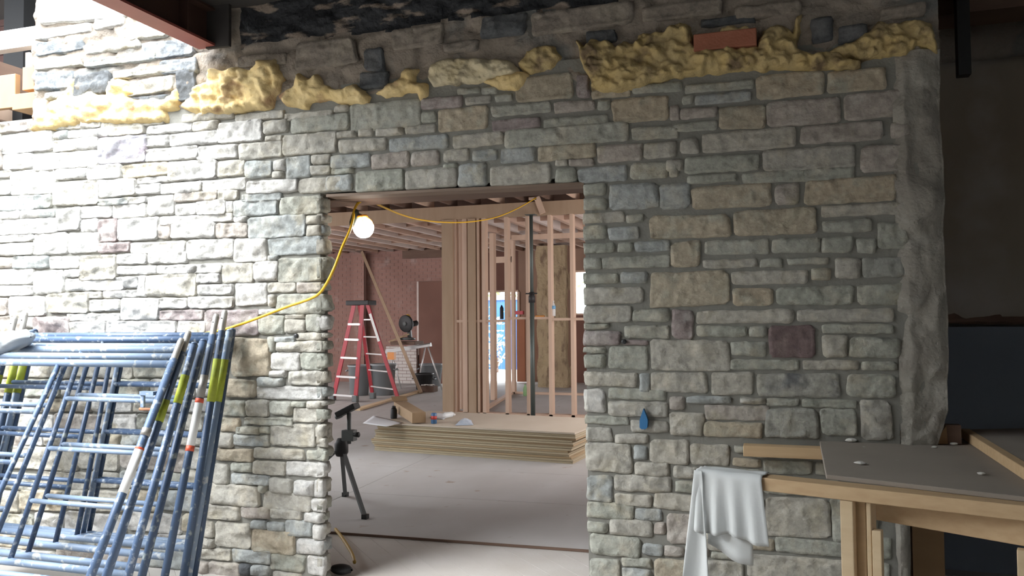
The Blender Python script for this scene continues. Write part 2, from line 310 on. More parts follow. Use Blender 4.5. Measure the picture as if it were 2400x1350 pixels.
XJ = atY(755, 800, YW).x          # left edge of the opening
XK = atY(1369, 800, YW).x         # right edge of the opening
ZL = atY(1060, 446, YW).z         # underside of the lintel
XE = atY(2218, 700, YW).x         # right end of the wall
XU = atY(80, 120, YW).x           # left end of the upper wall
ZLED = atY(20, 284, YW).z         # top of the low left part
XLOW = atY(2132, 1250, YW).x
wall = thing('wall_front', (0, YW, 0), kind='structure')
# mortar bed, with the veneer only 9 cm deep at the opening
mb = MB()
mb.box((-7.5, YW, -.05), (XJ - .012, YW + .085, ZLED)); mb.box((-7.5, YW + .085, -.05), (XJ - .22, YW + .4, ZLED))
mb.box((XK + .012, YW, -.05), (XLOW - .03, YW + .4, 1.0)); mb.box((XK + .012, YW, 1.0), (XE - .10, YW + .4, ZLED)); mb.box((XJ - .012, YW, ZL + .03), (XK + .012, YW + .4, ZLED))
mb.box((XJ - .3, YW + .085, ZL + .03), (XJ - .012, YW + .4, ZLED))
mb.build('mortar_bed', MORTAR, wall)

Ux, Vz, Ny = Vector((1, 0, 0)), Vector((0, 0, 1)), Vector((0, -1, 0))
recs = []
for i, (x0, y0, x1, y1, k) in enumerate(STONES):
    gx = 2.8 if x1 < 790 else 2.2; x0 -= gx; x1 += gx; y0 -= gx * .8; y1 += gx * .8
    cx, cy = (x0 + x1) / 2, (y0 + y1) / 2
    a = atY(x0, cy, YW - .012); b = atY(x1, cy, YW - .012); c = atY(cx, y1, YW - .012); d = atY(cx, y0, YW - .012)
    recs.append((( x1 - x0) * (y1 - y0), i, a.x, c.z, b.x - a.x, d.z - c.z, k, cx))
recs.sort(reverse=True)
rest = {}
for n_, (ar, i, X, Z, w, h, k, cx) in enumerate(recs):
    t = min(1, max(0, (cx - 500) / 500)); p = .034 * (1 - t) + .016 * t
    p *= random.Random(i).uniform(.75, 1.25); amp = 1.6 * (1 - t) + .6 * t
    if n_ < 300:
        mb = MB(); stone_mesh(mb, Vector((X, YW, Z)), Ux, Vz, Ny, w, h, p, i + 1, amp)
        mb.build('stone', SM[k], wall, smooth=True)
    else:
        mb = rest.setdefault('gugb'[i % 4] if k not in SM else k, MB()); stone_mesh(mb, Vector((X, YW, Z)), Ux, Vz, Ny, w, h, p, i + 1, amp)
# the small stones, one joined part with all their materials
mb = MB(); idx = []; mats = []
for k, m_ in rest.items():
    idx += [len(mats)] * len(m_.f); mats.append(SM[k]); mb.add(m_.v, m_.f)
o = mb.build('small_stones', None, wall, smooth=True); tag(o, kind='stuff')
for m_ in mats: o.data.materials.append(m_)
o.data.polygons.foreach_set('material_index', idx)

# stones turned into the left side of the opening
jam = thing('wall_left_reveal', (XJ, YW, 0), kind='structure')
jrows = [462, 501, 524, 556, 600, 661, 686, 736, 779, 798, 825, 868, 905, 938, 957, 992, 1048, 1082, 1120, 1164, 1202, 1228, 1264, 1301, 1349, 1400]
for q in range(len(jrows) - 1):
    z1 = atY(757, jrows[q], YW).z; z0_ = atY(757, jrows[q + 1] - 4, YW).z
    mb = MB(); stone_mesh(mb, Vector((XJ - .012, YW - .018, z0_)), Vector((0, 1, 0)), Vz, Vector((1, 0, 0)), .108 + .012 * math.sin(q * 2.1), z1 - z0_, .030 + .02 * abs(math.sin(q * 3.3)), 900 + q, 1.3, .06)
    mb.build('stone', SM['gbubgbgcbg'[q % 10]], jam, smooth=True)

# ---- upper wall: rubble and old render above the foam line
UPM = mat('sooty_rubble', (.30, .25, .20), .95, (.22, .19, .16), (3, 3, 7), .5, .9, 45, spots=(.16, .16, .15), spotscale=2.2, spotth=(.56, .66), bdist=.012)
TAR = mat('tarred_masonry', (.012, .013, .016), .7, (.02, .022, .026), (8, 8, 22), .6, .9, 30, spots=(.24, .19, .15), spotscale=1, spotth=(.545, .60), bdist=.02, spotmap=(3.2, 3.2, 11))
upw = thing('wall_upper_front', (0, YW, ZLED), kind='structure')
def rub(x, z, a=1.0):
    q = Vector((x / .34, z / .15, 3.1)); q += Vector((noise.noise(q * .8), noise.noise(q * .8 + Vector((7, 7, 7))), 0)) * .35
    dd, _ = noise.voronoi(q); e = min(1, max(0, (dd[1] - dd[0]) / .22))
    c = noise.noise(Vector((x * 3, z * 7, .5)))
    return a * (.035 * e * (.7 + .5 * c) + .012 * noise.noise(Vector((x * 14, z * 22, 1))) + .006 * noise.noise(Vector((x * 40, z * 50, 5))))
FL_ = [atY(px, py, YW) for px, py in ((80, 288), (450, 262), (850, 238), (1010, 195), (1240, 165), (1360, 205), (1700, 165), (2000, 150), (2190, 118))]
def zfoam(x):
    for p, q in zip(FL_, FL_[1:]):
        if x <= q.x: return p.z + (q.z - p.z) * max(0, (x - p.x) / (q.x - p.x))
    return FL_[-1].z
def rub_y(x, z): return YW + .012 + .05 * min(1, max(0, (zfoam(x) + .03 - z) / .04)) - rub(x, z)
mb = MB(); XR = XE + .0; z_lo = atY(1200, 250, YW).z - .25
nx, nz = 480, 120
mb.grid(lambda u, v: (XU + (XR - XU) * u, rub_y(XU + (XR - XU) * u, z_lo + (4.7 - z_lo) * v), z_lo + (4.7 - z_lo) * v), nx, nz)
rubble = mb.build('rubble_face', UPM, upw, smooth=True)
rubble.data.materials.append(TAR)
pa, pb = atY(545, 112, YW), atY(1450, 4, YW)
sl = (pb.z - pa.z) / (pb.x - pa.x)
mi = []
for f in rubble.data.polygons:
    c = f.center + upw.location
    zl = pa.z + sl * (c.x - pa.x) + .05 * noise.noise(Vector((c.x * 2.6, 2, 0))) + .03 * noise.noise(Vector((c.x * 9, 2, 0)))
    mi.append(1 if c.z > zl and c.x > pa.x + .05 and c.x < pb.x + .25 else 0)
rubble.data.polygons.foreach_set('material_index', mi)
mb = MB(); mb.box((XU, YW + .04, ZLED - .3), (XR - .1, YW + .4, 4.7)); mb.build('backing', MORTAR, upw)
# coursed stones of the upper left, lit from the open roof, and the big dark blocks
UPS = parse('88 -40 300 56c;86 62 220 90c;226 42 296 68c;302 50 398 92b;90 95 200 130s;206 90 332 126c;336 95 462 138s;86 133 196 163b;202 128 372 152u;378 140 470 176s;86 168 176 212s;180 166 266 226k;272 156 440 178b;272 182 412 224b;112 214 176 234u;296 226 415 246k;306 -40 480 46c;85 -120 480 -46c;852 118 906 172k;846 170 912 206k;1372 74 1446 104k;1130 42 1236 92k;700 100 838 160m;560 128 680 160m;925 60 1040 108m;1040 98 1125 128m;1240 22 1490 70m;1500 6 1690 50m;1720 12 1880 46m;1900 40 1950 100k;1960 60 2030 100k;1640 40 1770 62k;2060 14 2170 46m;420 160 470 240k')
for i, (x0, y0, x1, y1, k) in enumerate(UPS):
    cx, cy = (x0 + x1) / 2, (y0 + y1) / 2
    a = atY(x0, cy, YW); b = atY(x1, cy, YW); c = atY(cx, y1, YW); d = atY(cx, y0, YW)
    mb = MB(); stone_mesh(mb, Vector((a.x, YW + (-.012 if x1 < 500 else -.018), c.z)), Ux, Vz, Ny, b.x - a.x, d.z - c.z, .026 if x1 < 500 else .022, 500 + i, 1.8 if x1 < 500 else 1.3, .14)
    mb.build('stone', SM[k], upw, smooth=True)

# ---- rendered corner pier at the right end
PIER = mat('rough_render', (.30, .285, .245), .95, (.23, .205, .18), (3.5, 3.5, 3.5), .55, .9, 40, spots=(.38, .36, .32), spotscale=3, spotth=(.55, .7), bdist=.012)
pier = thing('wall_right_pier', (XE, YW, 0), kind='structure')
xl = atY(2100, 600, YW).x
XE_ = XE
def pierf(u, v):
    z = -.05 + (atY(2160, 118, YW).z + .05) * v
    XE = XE_ if z > 1.10 else (XE_ - .06 * (1.10 - z) / .17 if z > .93 else XLOW + .015 * noise.noise(Vector((z * 6, 2, 2))))
    if u < .8:
        s = u / .8; xq = min(xl, XE - .06); x = xq + (XE - xq) * s; y = YW
        e = min(1, s / .25 + .25 * noise.noise(Vector((z * 5, 3, 0))) )
        y -= max(0, e) * .026 - (s ** 5) * .03
        x += .010 * noise.noise(Vector((z * 3, s, 2))) * s
    else:
        s = (u - .8) / .2; x = XE + .012 * math.sin(s * 3) + .010 * noise.noise(Vector((z * 3, 1, 2))); y = YW - .01 + .4 * s
    n = .022 * noise.noise(Vector((x * 7, z * 7, 1))) + .012 * noise.noise(Vector((x * 18, z * 18, 4)))
    # stones under the render still print through
    dd, _ = noise.voronoi(Vector((x / .3, z / .2, 8))); n += .016 * min(1, (dd[1] - dd[0]) / .3)
    return (x, y - n + .012, z)
mb = MB(); mb.grid(pierf, 46, 190); mb.build('render_coat', PIER, pier, smooth=True)
mb = MB(); mb.box((XE - .25, YW + .03, 1.0), (XE - .03, YW + .38, 3.3)); mb.build('backing', MORTAR, pier)

# ---- lintel over the opening
LINM = mat('rusty_lintel', (.13, .085, .06), .7, (.20, .14, .10), (3, 30, 30), .6, .2, 80)
lin = thing('trim_1', (XJ, YW, ZL), kind='structure')
zr = atY(1365, 434, YW).z; zl_ = atY(775, 461, YW).z
mb = MB(); mb.hexa([(XJ + .03, YW - .004, zl_), (XK + .01, YW - .004, zr), (XK + .01, YW + .12, zr), (XJ + .03, YW + .12, zl_), (XJ + .03, YW - .004, zl_ + .016), (XK + .01, YW - .004, zr + .016), (XK + .01, YW + .12, zr + .016), (XJ + .03, YW + .12, zl_ + .016)])
mb.build('lintel_angle', LINM, lin)
mb = MB(); mb.box((XJ - .2, YW + .13, ZL + .005), (XK + .03, YW + .40, ZL + .10)); mb.build('lintel_beam', OLDWOOD, lin)

# ---- spray foam along the wall
FOAM = mat('spray_foam', (.72, .53, .23), .85, (.60, .47, .25), (9, 9, 9), .6, .7, 35, spots=(.28, .16, .08), spotscale=5.5, spotth=(.54, .68), bdist=.012)
FOAMD = mat('dirty_spray_foam', (.52, .38, .15), .85, (.42, .33, .17), (9, 9, 9), .6, .8, 35, spots=(.16, .11, .06), spotscale=7, spotth=(.53, .66), bdist=.012)
FOAMW = mat('whitish_spray_foam', (.56, .50, .36), .85, (.58, .48, .28), (9, 9, 9), .6, .8, 35, spots=(.26, .22, .15), spotscale=7, spotth=(.58, .68), bdist=.012)
def inpoly(x, y, P):
    c = False; j = len(P) - 1
    for i in range(len(P)):
        if (P[i][1] > y) != (P[j][1] > y) and x < (P[j][0] - P[i][0]) * (y - P[i][1]) / (P[j][1] - P[i][1]) + P[i][0]: c = not c
        j = i
    return c
def pdist(x, y, P):
    m = 1e9
    for i in range(len(P)):
        ax, ay = P[i]; bx, by = P[(i + 1) % len(P)]; dx, dy = bx - ax, by - ay
        t = max(0, min(1, ((x - ax) * dx + (y - ay) * dy) / (dx * dx + dy * dy + 1e-9)))
        m = min(m, math.hypot(x - ax - dx * t, y - ay - dy * t))
    return m
def foam(poly, th, m, label, seed, step=3.5):
    P = poly; x0 = min(p[0] for p in P) - 12; x1 = max(p[0] for p in P) + 12; y0 = min(p[1] for p in P) - 12; y1 = max(p[1] for p in P) + 12
    nx = int((x1 - x0) / step) + 3; ny = int((y1 - y0) / step) + 3; mb = MB(); ids = {}
    H = {}
    for j in range(ny):
        for i in range(nx):
            px, py = x0 - step + i * step, y0 - step + j * step
            wx = px + 6 * noise.noise(Vector((px / 22, py / 22, seed))); wy = py + 7 * noise.noise(Vector((px / 22, py / 22, seed + 5)))
            d = pdist(wx, wy, P); d = d if inpoly(wx, wy, P) else -d
            if d > -9:
                e = max(0, min(1, d / 16)); e = math.sqrt(e * (2 - e))
                q = Vector((px / 30, py / 22, seed)); dd, _ = noise.voronoi(q + Vector((noise.noise(q), noise.noise(q + Vector((3, 3, 3))), 0)) * .5)
                bl = 1 - min(1, dd[0] * 1.15)
                hgt = th * e * (.35 + .75 * bl + .25 * noise.noise(Vector((px / 70, py / 40, seed)))) + (d * .007 if d < 0 else 0) + .008 * noise.noise(Vector((px / 8, py / 8, seed)))
                w = atY(px, py, YW - .02); H[(i, j)] = len(mb.v); mb.v.append(Vector((w.x, YW - .018 - hgt, w.z)))
    for j in range(ny - 1):
        for i in range(nx - 1):
            ks = [(i, j), (i, j + 1), (i + 1, j + 1), (i + 1, j)]
            if all(k in H for k in ks): mb.f.append(tuple(H[k] for k in ks))
    o = mb.build('spray_foam', m, None, smooth=True)
    tag(o, label, 'insulation', 'expanding foam lumps along the wall')
foam([(72, 306), (84, 270), (120, 240), (150, 222), (165, 180), (178, 185), (172, 225), (215, 215), (250, 225), (258, 190), (300, 190), (312, 218), (300, 232), (390, 230), (418, 210), (418, 250), (385, 262), (390, 285), (300, 290), (225, 285), (130, 300)], .06, FOAM, 'sunlit pale yellow foam crust at the left end of the wall', 3)
foam([(425, 250), (470, 205), (500, 165), (560, 160), (590, 165), (615, 140), (650, 142), (664, 175), (655, 215), (628, 255), (560, 262), (470, 275), (455, 262)], .09, FOAM, 'large drooping cream foam lump with a brown singed hollow on top', 8)
foam([(655, 225), (690, 200), (700, 172), (725, 185), (742, 175), (762, 200), (800, 210), (830, 200), (865, 225), (860, 240), (800, 242), (770, 232), (725, 240), (720, 252), (668, 245)], .06, FOAM, 'yellow foam strip with finger-like drips next to the drooping lump', 13)
foam([(880, 218), (905, 200), (930, 190), (950, 160), (972, 162), (966, 190), (1000, 196), (1000, 222), (985, 234), (975, 212), (940, 218), (905, 226)], .05, FOAM, 'small golden foam row with one hanging drip and reddish top', 21)
foam([(1004, 190), (1010, 150), (1040, 138), (1110, 136), (1170, 140), (1205, 150), (1212, 170), (1180, 186), (1120, 192), (1050, 196), (1015, 200)], .05, FOAMW, 'whitish-grey foam band on a ledge above the doorway', 27)
foam([(1130, 186), (1170, 180), (1225, 165), (1238, 178), (1222, 200), (1195, 212), (1165, 205)], .05, FOAM, 'smooth orange-yellow foam lip below the whitish band', 33)
foam([(1215, 150), (1235, 120), (1270, 105), (1300, 110), (1310, 135), (1290, 160), (1250, 168), (1225, 166)], .04, FOAMD, 'thin olive foam patch left of the dark hole in the wall', 39)
foam([(1352, 92), (1368, 110), (1385, 95), (1420, 94), (1445, 110), (1460, 95), (1480, 105), (1500, 82), (1560, 78), (1590, 55), (1620, 66), (1626, 110), (1775, 112), (1790, 70), (1820, 58), (1845, 64), (1858, 85), (1866, 40), (1880, 30), (1874, 60), (1866, 118), (1905, 128), (1935, 120), (1960, 125), (1985, 140), (2020, 145), (2018, 156), (1960, 162), (1880, 164), (1800, 160), (1700, 168), (1600, 178), (1520, 196), (1450, 214), (1390, 212), (1376, 170), (1360, 140)], .085, FOAMD, 'longest mustard foam mass, wrapped around a red brick', 44)
foam([(1680, 80), (1688, 66), (1720, 60), (1752, 66), (1764, 80)], .05, FOAM, 'small crescent of foam sitting on the red brick', 50)
foam([(1930, 125), (2000, 95), (2040, 70), (2060, 52), (2100, 56), (2160, 46), (2182, 60), (2196, 95), (2196, 118), (2184, 112), (2150, 106), (2120, 130), (2085, 128), (2020, 140)], .06, FOAMD, 'ochre foam lump at the top of the rendered corner pier', 56)
a = atY(1626, 84, YW - .05); b = atY(1774, 108, YW - .05)
BRK = mat('red_brick', (.30, .10, .055), .85, (.38, .15, .09), (8, 8, 8), .6, .5, 90)
mb = MB(); mb.box((a.x, YW - .075, b.z), (b.x, YW + .05, a.z)); tag(mb.build('brick', BRK, None, bevel=.006), 'single red brick set in the mustard foam near the top', 'brick')
CH = 3.10
PINKW = mat('bare_wall_plaster', (.34, .22, .16), .9, (.28, .18, .13), (2, 2, 2), .6, .2, 30)
# ---------------------------------------------------------------- floors
CONC = mat('dusty_subfloor', (.24, .22, .20), .9, (.30, .28, .26), (1, 1, 1), .6, .2, 60)
PLANKM = mat('dusty_planks', (.47, .43, .39), .9, (.55, .52, .49), (3, 3, 3), .6, .2, 60)
fl = thing('floor', (0, 0, 0), kind='structure')
mb = MB(); mb.box((-13, -9, -.2), (7, 19.0, -.022)); mb.build('subfloor', CONC, fl)
# diagonal boards seen just inside the opening
d0 = atZ(1085, 1285, 0); d1 = atZ(1180, 1345, 0); dv = (d1 - d0); dv.z = 0; dv.normalize(); nv = Vector((-dv.y, dv.x, 0))
if nv.x < 0: nv = -nv
c0 = atZ(1060, 1300, 0)
for k in range(-14, 15):
    a = c0 + nv * (k * .143); mb = MB()
    mb.bar(a - dv * 1.9 + Vector((0, 0, -.011)), a + dv * 1.9 + Vector((0, 0, -.011)), .1412, .022, nv)
    mb.build('plank', PLANKM, fl)
# plywood sheets of the back room, laid along the seam
s0 = atZ(785, 1246, .018); s1 = atZ(1380, 1288, .018); sd = (s1 - s0).normalized(); sn = Vector((-sd.y, sd.x, 0))
if sn.y < 0: sn = -sn
for r_ in range(12):
    for c_ in range(-6, 5):
        sh = -.1 if r_ < 3 else (.0 if r_ % 2 else 1.2)
        a = s0 + sd * (c_ * 2.446 + sh - .4) + sn * (r_ * 1.224)
        if a.y > 18.2 or a.y < 4.4: continue
        p = [a, a + sd * 2.44, a + sd * 2.44 + sn * 1.22, a + sn * 1.22]
        p = [Vector((min(2.0, q.x), min(18.4, q.y), 0)) for q in p]
        if max(q.x for q in p) - min(q.x for q in p) < .3: continue
        mb = MB(); mb.hexa([q + Vector((0, 0, .0)) for q in p] + [q + Vector((0, 0, .018)) for q in p]); mb.build('plywood_panel', PLYM, fl)

MB().bar(s0 - sd * .6 + Vector((0, 0, -.008)) - sn * .006, s0 + sd * 3.0 + Vector((0, 0, -.008)) - sn * .006, .010, .0165, sn).build('seam_strip', OLDWOOD, fl)
# ---------------------------------------------------------------- deck over the right half of the front room, carried by the red steel beam
DARK = mat('dark_deck', (.05, .045, .04), .9, (.035, .03, .03), (3, 3, 3), .6)
bx0 = atY(467, 116, YW - .05); bx1 = atY(510, 116, YW - .05); zb = bx0.z
ce = thing('ceiling', (0, 0, zb + .25), kind='structure')
mb = MB(); mb.box((bx1.x - .06, -3.0, zb + .25), (6.5, YW + .05, zb + .32)); mb.box((XE - .3, YW + .05, zb + .25), (6.5, 5.75, zb + .32)); mb.build('deck', DARK, ce)
for k in range(12):
    y = 3.0 - k * .5; mb = MB(); mb.box((bx1.x + .02, y, zb + .04), (6.4, y + .04, zb + .249)); mb.build('joist', OLDWOOD, ce)
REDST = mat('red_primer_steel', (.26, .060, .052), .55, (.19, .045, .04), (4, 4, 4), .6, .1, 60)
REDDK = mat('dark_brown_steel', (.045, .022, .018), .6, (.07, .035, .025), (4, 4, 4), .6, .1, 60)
bm_ = thing('steel_beam', (bx0.x, YW - .05, zb), 'red-primed steel I-beam running from the roof edge into the stone wall', 'beam')
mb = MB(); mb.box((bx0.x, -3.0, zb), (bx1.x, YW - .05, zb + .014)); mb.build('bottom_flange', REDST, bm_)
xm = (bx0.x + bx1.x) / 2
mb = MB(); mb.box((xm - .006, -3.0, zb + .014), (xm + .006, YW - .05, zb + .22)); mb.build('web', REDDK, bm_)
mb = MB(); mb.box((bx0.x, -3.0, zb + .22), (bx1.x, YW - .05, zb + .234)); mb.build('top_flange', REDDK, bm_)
mb = MB(); mb.box((xm + .006, YW - .32, zb + .014), (bx1.x, YW - .308, zb + .22)); mb.build('stiffener_plate', REDDK, bm_)
mb = MB(); mb.box((xm, YW - .075, zb - .01), (bx1.x + .10, YW - .05, zb + .30)); mb.build('end_plate', DARK, bm_)

# ---------------------------------------------------------------- the dark room past the right end of the wall
PLAST = mat('stained_old_plaster', (.30, .27, .22), .95, (.23, .185, .135), (1.3, 1.3, 1.0), .5, .3, 30, spots=(.35, .32, .29), spotscale=1.6, spotth=(.5, .7))
SLATE = mat('blue_grey_boarding', (.16, .185, .215), .9, (.14, .16, .19), (2, 2, 2), .6, .1, 40)
BLACK = mat('black_steel', (.012, .012, .012), .5)
YR = 5.5
zs = atY(2300, 752, YR).z; zt = atY(2300, 185, YR).z; xr0 = XE - .35
wr = thing('wall_right', (xr0, YR, 0), kind='structure')
mb = MB(); mb.grid(lambda u, v: (xr0 + 5.5 * u, YR + .015 * noise.noise(Vector((u * 22, v * 12, 0))), zs + (zt - zs + .1) * v), 60, 24); solid(mb.build('old_plaster', PLAST, wr, smooth=True), .06, 1)
mb = MB(); mb.grid(lambda u, v: (xr0 + 5.5 * u, YR - .035 + .02 * v + .012 * noise.noise(Vector((u * 60, v * 3, 7))), zs - .02 + .05 * v + .014 * noise.noise(Vector((u * 50, 5, 7)))), 90, 3); solid(mb.build('broken_plaster_edge', OLDWOOD, wr), .04, 1)
for i in range(5):
    mb = MB(); mb.box((xr0 + 1.1 * i, YR - .03, -.05), (xr0 + 1.1 * i + 1.094, YR + .02, zs - .035)); mb.build('panel', SLATE, wr)
mb = MB(); mb.grid(lambda u, v: (xr0 + 5.5 * u, YR + .10 - rub(u * 5.5, zt + 1.4 * v, 1.6), zt + 1.6 * v), 90, 30); mb.build('rubble_top', UPM, wr, smooth=True)
mb = MB(); mb.box((xr0, YR + .12, -.05), (xr0 + 5.5, YR + .3, 5.2)); mb.build('backing', MORTAR, wr)
a = atY(2242, 100, 4.75); b = atY(2272, 100, 4.75); zb2 = atY(2255, 178, 4.75).z
tag(MB().box((a.x, 4.72, zb2), (b.x, 4.79, 4.3)).build('steel_hanger', BLACK, None), 'black steel post hanging down past the top of the plastered corner', 'post')
tag(MB().box((XE + .0, 4.85, atY(2300, 25, 4.85).z), (XE + 4, 5.1, atY(2300, -190, 4.85).z)).build('trim_2', OLDWOOD, None), kind='structure')
# side wall far outside the view that closes the front room on the right
tag(MB().box((5.6, -2, -.05), (5.8, 5.8, 4.2)).build('wall_far_right', CONC, None), kind='structure')
tag(MB().box((-9, -3.2, -.05), (5.8, -3.0, 4.4)).build('light_block_rear', CONC, None), kind='structure')  # unseen wall added to hold back light from behind
tag(MB().box((-9.0, -3.2, -.05), (-8.8, 4.3, 4.4)).build('light_block_left', CONC, None), kind='structure')  # unseen wall added to keep low sky light off the right side
# brownish board and wedge low behind the bench
BOARD = mat('brown_board', (.30, .185, .095), .85, (.24, .14, .07), (3, 3, 9), .6, .1, 60)
a = atY(2136, 1260, 4.45); b = atY(2210, 1260, 4.45)
tag(MB().box((a.x, 4.42, 0), (b.x, 4.45, .80)).build('board', BOARD, None), 'brown board standing upright below the bench at the wall end', 'board')

# ---------------------------------------------------------------- upper left: the space behind the end of the upper wall
SLATW = mat('dark_red_boards', (.075, .028, .022), .85, (.05, .02, .016), (3, 3, 3), .6)
wl = thing('wall_upper_left', (-9, 6.6, 2), kind='structure')
tag(MB().box((-12, 4.75, 4.85), (XU + .4, 12, 4.95)).build('roof', DARK, None), kind='structure')
for i in range(23):
    mb = MB(); mb.box((-12, 6.6 + .006 * (i % 2), 1.9 + i * .16), (-4.6, 6.64, 1.9 + i * .16 + .154)); mb.build('board', SLATW, wl)
WHITEP = mat('white_painted_timber', (.80, .79, .76), .7)
a = atY(-30, 92, 4.75); a1 = atY(76, 66, 4.75); a2 = atY(76, 110, 4.75)
tag(MB().box((-8, 4.72, a2.z), (a1.x + .25, 4.80, a1.z)).build('white_timber', WHITEP, None), 'white-painted horizontal timber behind the upper left wall corner', 'beam')
a = atY(20, 100, 5.6); b = atY(66, 100, 5.6)
DKP = mat('dark_post_paint', (.008, .008, .009), .95)
tag(MB().box((a.x, 5.55, .02), (b.x, 5.67, 4.84)).build('dark_post', DKP, None), 'black upright post behind the white-painted timber', 'post')
JOIST = mat('fresh_joist', (.40, .235, .115), .75, (.34, .19, .09), (10, 3, 3), .6, .1, 80)
ja = atY(30, 238, 4.7)
def ledge_block(name, x0, y0, x1, y1, Y, dep, label):
    a = atY(x0, y1, Y); b = atY(x1, y0, Y)
    return tag(MB().box((a.x, Y, a.z), (b.x, Y + dep, b.z)).build(name, JOIST, None, bevel=.004), label, 'timber')
ledge_block('joist', -60, 172, 36, 262, 4.62, .045, 'fresh joist end lying on the low wall at the left edge')
ledge_block('short_timber', 28, 212, 104, 258, 4.32, .24, 'short wide pine block lying on the left wall ledge')
ledge_block('timber_offcut', 52, 154, 80, 212, 4.36, .14, 'upright pine offcut standing on the wide pine block')

# ---------------------------------------------------------------- back room
PINKL = mat('pale_joist', (.60, .43, .34), .8, (.50, .34, .26), (6, 2, 6), .6, .1, 60)
PALE = mat('pale_batten', (.66, .58, .54), .8, (.56, .47, .43), (6, 2, 6), .6, .1, 60)
PANEL = mat('brown_wall_board', (.20, .10, .075), .85, (.16, .08, .06), (2, 2, 2), .6, .1, 40)
BRICKM = mat('red_brickwork', (.33, .19, .155), .9, (.26, .145, .12), (4, 4, 12), .6, .3, 50, spots=(.36, .26, .23), spotscale=3, spotth=(.58, .72))
BRICKJ = mat('brick_joint', (.28, .19, .165), .95)
WBRICK = mat('whitewashed_brick', (.62, .58, .55), .9, (.52, .47, .44), (4, 4, 12), .6, .3, 50)
def brick_wall(parent, x0, x1, y, z0_, z1, m, name='brickwork', dep=.10, L=.215, Hh=.075):
    """courses of single bricks, joined: each is only a few pixels high"""
    mb = MB(); k = 0; z = z0_; r = random.Random(5)
    while z < z1 - .02:
        x = x0 - (L / 2 if k % 2 else 0)
        while x < x1:
            a = max(x, x0); b = min(x + L - .010, x1); t = r.uniform(-.006, .001)
            if b - a > .02: mb.box((a, y + t, z), (b, y + .03, min(z + Hh - .011, z1)))
            x += L
        z += Hh; k += 1
    o = mb.build(name, m, parent); tag(o, kind='stuff')
    MB().box((x0, y + .004, z0_), (x1, y + dep, z1)).build('joint_bed', BRICKJ, parent)
    return o
wb = thing('wall_left', (-9, 17.5, 0), kind='structure')
xb0 = -12.2; xb1 = atY(1037, 700, 17.5).x
brick_wall(wb, xb0, xb1, 17.5, .018, CH + .1, BRICKM)
xp0 = atY(822, 700, 17.1).x; brick_wall(wb, xp0, atY(846, 700, 17.1).x, 17.25, .018, CH, BRICKM, 'pilaster')
xw0 = atY(905, 850, 17.35).x; brick_wall(wb, xw0, atY(976, 850, 17.35).x, 17.35, .018, atY(940, 812, 17.35).z, WBRICK, 'whitewashed_brick')
a = atY(982, 660, 17.46); b = atY(1037, 832, 17.46)
MB().box((a.x, 17.44, .018), (b.x, 17.52, a.z)).build('dark_door', PANEL, wb); MB().box((a.x - .045, 17.43, b.z), (a.x, 17.52, a.z)).build('pale_strip', PALE, wb)
a = atY(945, 585, 17.45); b = atY(1040, 603, 17.45)
MB().box((a.x, 17.40, b.z), (b.x, 17.6, a.z)).build('old_lintel', OLDWOOD, wb)
YB = 18.6
PANEL = mat('brown_wall_board', (.20, .10, .075), .85, (.16, .08, .06), (2, 2, 2), .6, .1, 40)
wk = thing('wall_back', (-5, YB, 0), kind='structure')
X_ = lambda px, Y=YB: atY(px, 745, Y).x
Z_ = lambda py, px=1200, Y=YB: atY(px, py, Y).z
MB().box((-12.4, YB, 0), (X_(1118), YB + .15, CH + .5)).build('wall_board', PANEL, wk)
MB().box((X_(1118), YB, Z_(684)), (X_(1216), YB + .15, CH + .5)).build('over_door', PANEL, wk)
MB().box((X_(1216), YB, 0), (X_(1349), YB + .15, CH + .5)).build('plaster', PINKW, wk)
MB().box((X_(1349), YB, 0), (X_(1392), YB + .15, Z_(738))).build('below_window', PANEL, wk)
MB().box((X_(1349), YB, Z_(640)), (X_(1392), YB + .15, CH + .5)).build('over_window', PINKW, wk)
MB().box((X_(1392), YB, 0), (1, YB + .15, CH + .5)).build('plaster', PINKW, wk)
d_ = thing('door_1', (X_(1160), YB, 0), kind='structure')
for px in (1117, 1216): MB().box((X_(px) - .03, YB - .03, 0), (X_(px) + .03, YB + .16, Z_(684))).build('door_jamb', STUDM, d_)
MB().box((X_(1117), YB - .03, Z_(684)), (X_(1216), YB + .16, Z_(680))).build('door_head', STUDM, d_)
ORANGE = mat('orange_brown_door', (.42, .16, .07), .6, (.36, .13, .06), (2, 2, 2), .6)
leaf = MB().box((X_(1214, YB - .5), YB - .62, .05), (X_(1233, YB - .5), YB - .57, Z_(742, 1220, YB - .5))).build('door_leaf', ORANGE, d_)
w1 = thing('window_1', (X_(1370), YB, 1.2), kind='structure')
for (a, b) in (((X_(1347), YB - .02, Z_(738)), (X_(1351), YB + .1, Z_(640))), ((X_(1349), YB - .02, Z_(740)), (X_(1394), YB + .1, Z_(736))), ((X_(1349), YB - .02, Z_(642)), (X_(1394), YB + .1, Z_(638)))):
    MB().box(a, b).build('window_frame', STUDM, w1)
